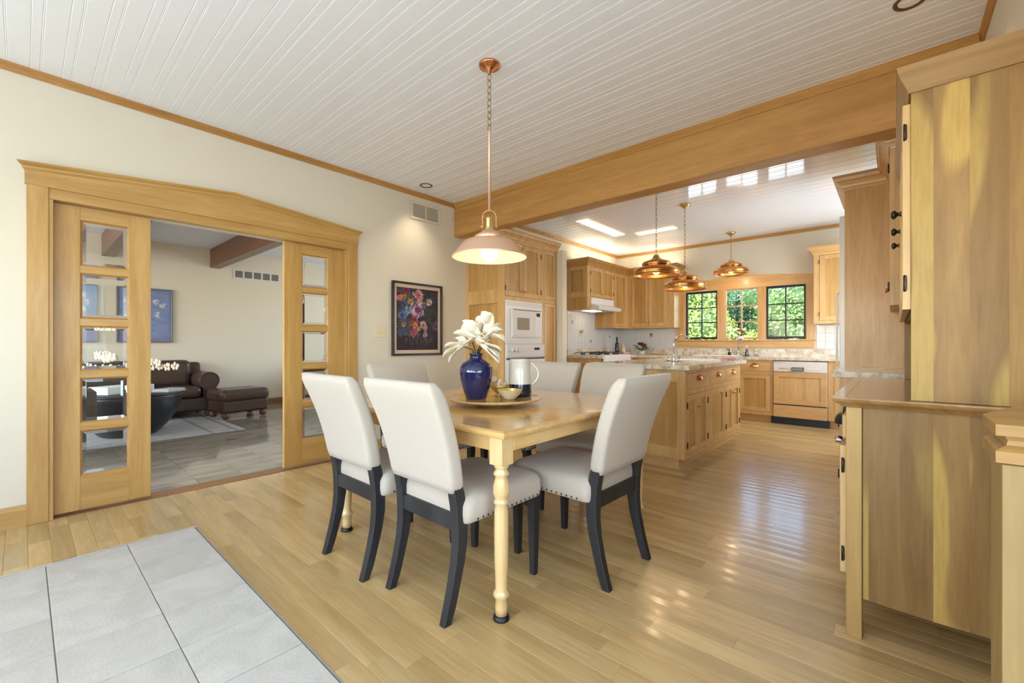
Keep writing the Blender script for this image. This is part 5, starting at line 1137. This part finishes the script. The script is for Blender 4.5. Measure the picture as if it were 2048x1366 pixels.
for y_ in (-.25, .25): MB().box(.251, .262, y_-.22, y_+.22, .12, .70, .004).build('door', 'brownwood_y', cb)
for x_ in (-.2, .2):
    for y_ in (-.45, .45): MB().box(x_-.03, x_+.03, y_-.03, y_+.03, 0, .06).build('foot', 'bunwood', cb)

# ------------------------------------------------------------------ behind the photographer: window bars (their reflections show in the glossy boards)
for n_, (x0, x1) in enumerate(((-3.3, -1.75), (-1.55, .0), (.2, 1.75))):
    wq = sempty('window_%d' % (4+n_), ((x0+x1)/2, YF-.03, 1.05))
    MB().box(x0, x0+.05, YF-.08, YF-.03, 1.05, 2.2).box(x1-.05, x1, YF-.08, YF-.03, 1.05, 2.2).box(x0, x1, YF-.08, YF-.03, 1.05, 1.11).box(x0, x1, YF-.08, YF-.03, 2.14, 2.2).box((x0+x1)/2-.03, (x0+x1)/2+.03, YF-.08, YF-.03, 1.05, 2.2).build('window_frame', 'maple_z', wq, world=True)

# ------------------------------------------------------------------ outdoors beyond the sink window
struct(MB().box(-16, 14, YB+.2, 16.2, -.62, -.5).build('bounce_ground', 'bounce_ground'))  # unseen pale ground, added so the glossy ceiling mirrors bright window shapes
struct(MB().box(-60, 60, 16.2, 70, -.64, -.52).build('lawn', 'lawn'))
def tree(label, x, y, h, R, m, n_=5200, seed=1, low=.0):
    n_ = int(n_*2.6)
    t = thing('garden_tree', label, 'tree', (x, y+2.6, -.52), 0, 'garden trees beyond the sink window'); rng = np.random.RandomState(seed)
    MB().tube([(0, 0, 0), (.05, 0, h*.35), (0, .05, h*.75)], [.16, .12, .05], 10).build('trunk', 'bark', t)
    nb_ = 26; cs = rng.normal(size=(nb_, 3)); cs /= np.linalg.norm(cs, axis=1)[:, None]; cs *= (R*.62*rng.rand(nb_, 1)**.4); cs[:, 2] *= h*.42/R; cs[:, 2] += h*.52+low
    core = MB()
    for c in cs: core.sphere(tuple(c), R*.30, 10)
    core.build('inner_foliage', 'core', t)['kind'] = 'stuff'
    k = rng.randint(nb_, size=n_); d = rng.normal(size=(n_, 3)); d /= np.linalg.norm(d, axis=1)[:, None]
    c = cs[k]+d*R*(.30+.12*rng.rand(n_, 1)); s_ = .028+.03*rng.rand(n_, 1)
    nr = d+rng.normal(size=(n_, 3))*.6; nr /= np.linalg.norm(nr, axis=1)[:, None]; u = np.cross(nr, rng.normal(size=(n_, 3))); u /= np.linalg.norm(u, axis=1)[:, None]; v = np.cross(nr, u)
    V = np.stack([c-u*s_*1.4, c-v*s_*.7, c+u*s_*1.4, c+v*s_*.7], 1).reshape(-1, 3); F = np.arange(n_*4).reshape(-1, 4)
    me = bpy.data.meshes.new('leaves'); me.from_pydata(V.tolist(), [], F.tolist()); me.materials.append(mt[m]); o = bpy.data.objects.new('leaves', me); COL.objects.link(o); o.parent = t; o['kind'] = 'stuff'
tree('yellow-green bushy tree seen through the left window sash', -6.0, 14.8, 4.6, 1.9, 'leaf1', 6500, 1)
tree('deep green tree seen through the middle window sash', -4.1, 17.6, 6.4, 2.3, 'leaf3', 7500, 2)
tree('yellow-green shrub low in the middle window sash', -4.3, 14.4, 2.9, 1.1, 'leaf1', 3500, 3)
tree('mid green tree seen through the right window sash', -2.0, 15.2, 4.8, 1.9, 'leaf2', 7000, 4)
tree('mid green tree far left outside, mostly hidden by the window casing', -8.9, 18.0, 6.0, 2.6, 'leaf2', 5000, 5)
tree('mid green tree at the right edge of the right window sash', .4, 17.5, 5.8, 2.4, 'leaf2', 5000, 6)
tree('deep green tree furthest back between the left and middle sashes', -9.6, 23.5, 7.5, 2.8, 'leaf3', 5000, 7)
tree('deep green tree furthest back behind the right sash', -3.4, 24.5, 8.0, 3.0, 'leaf3', 5000, 8)
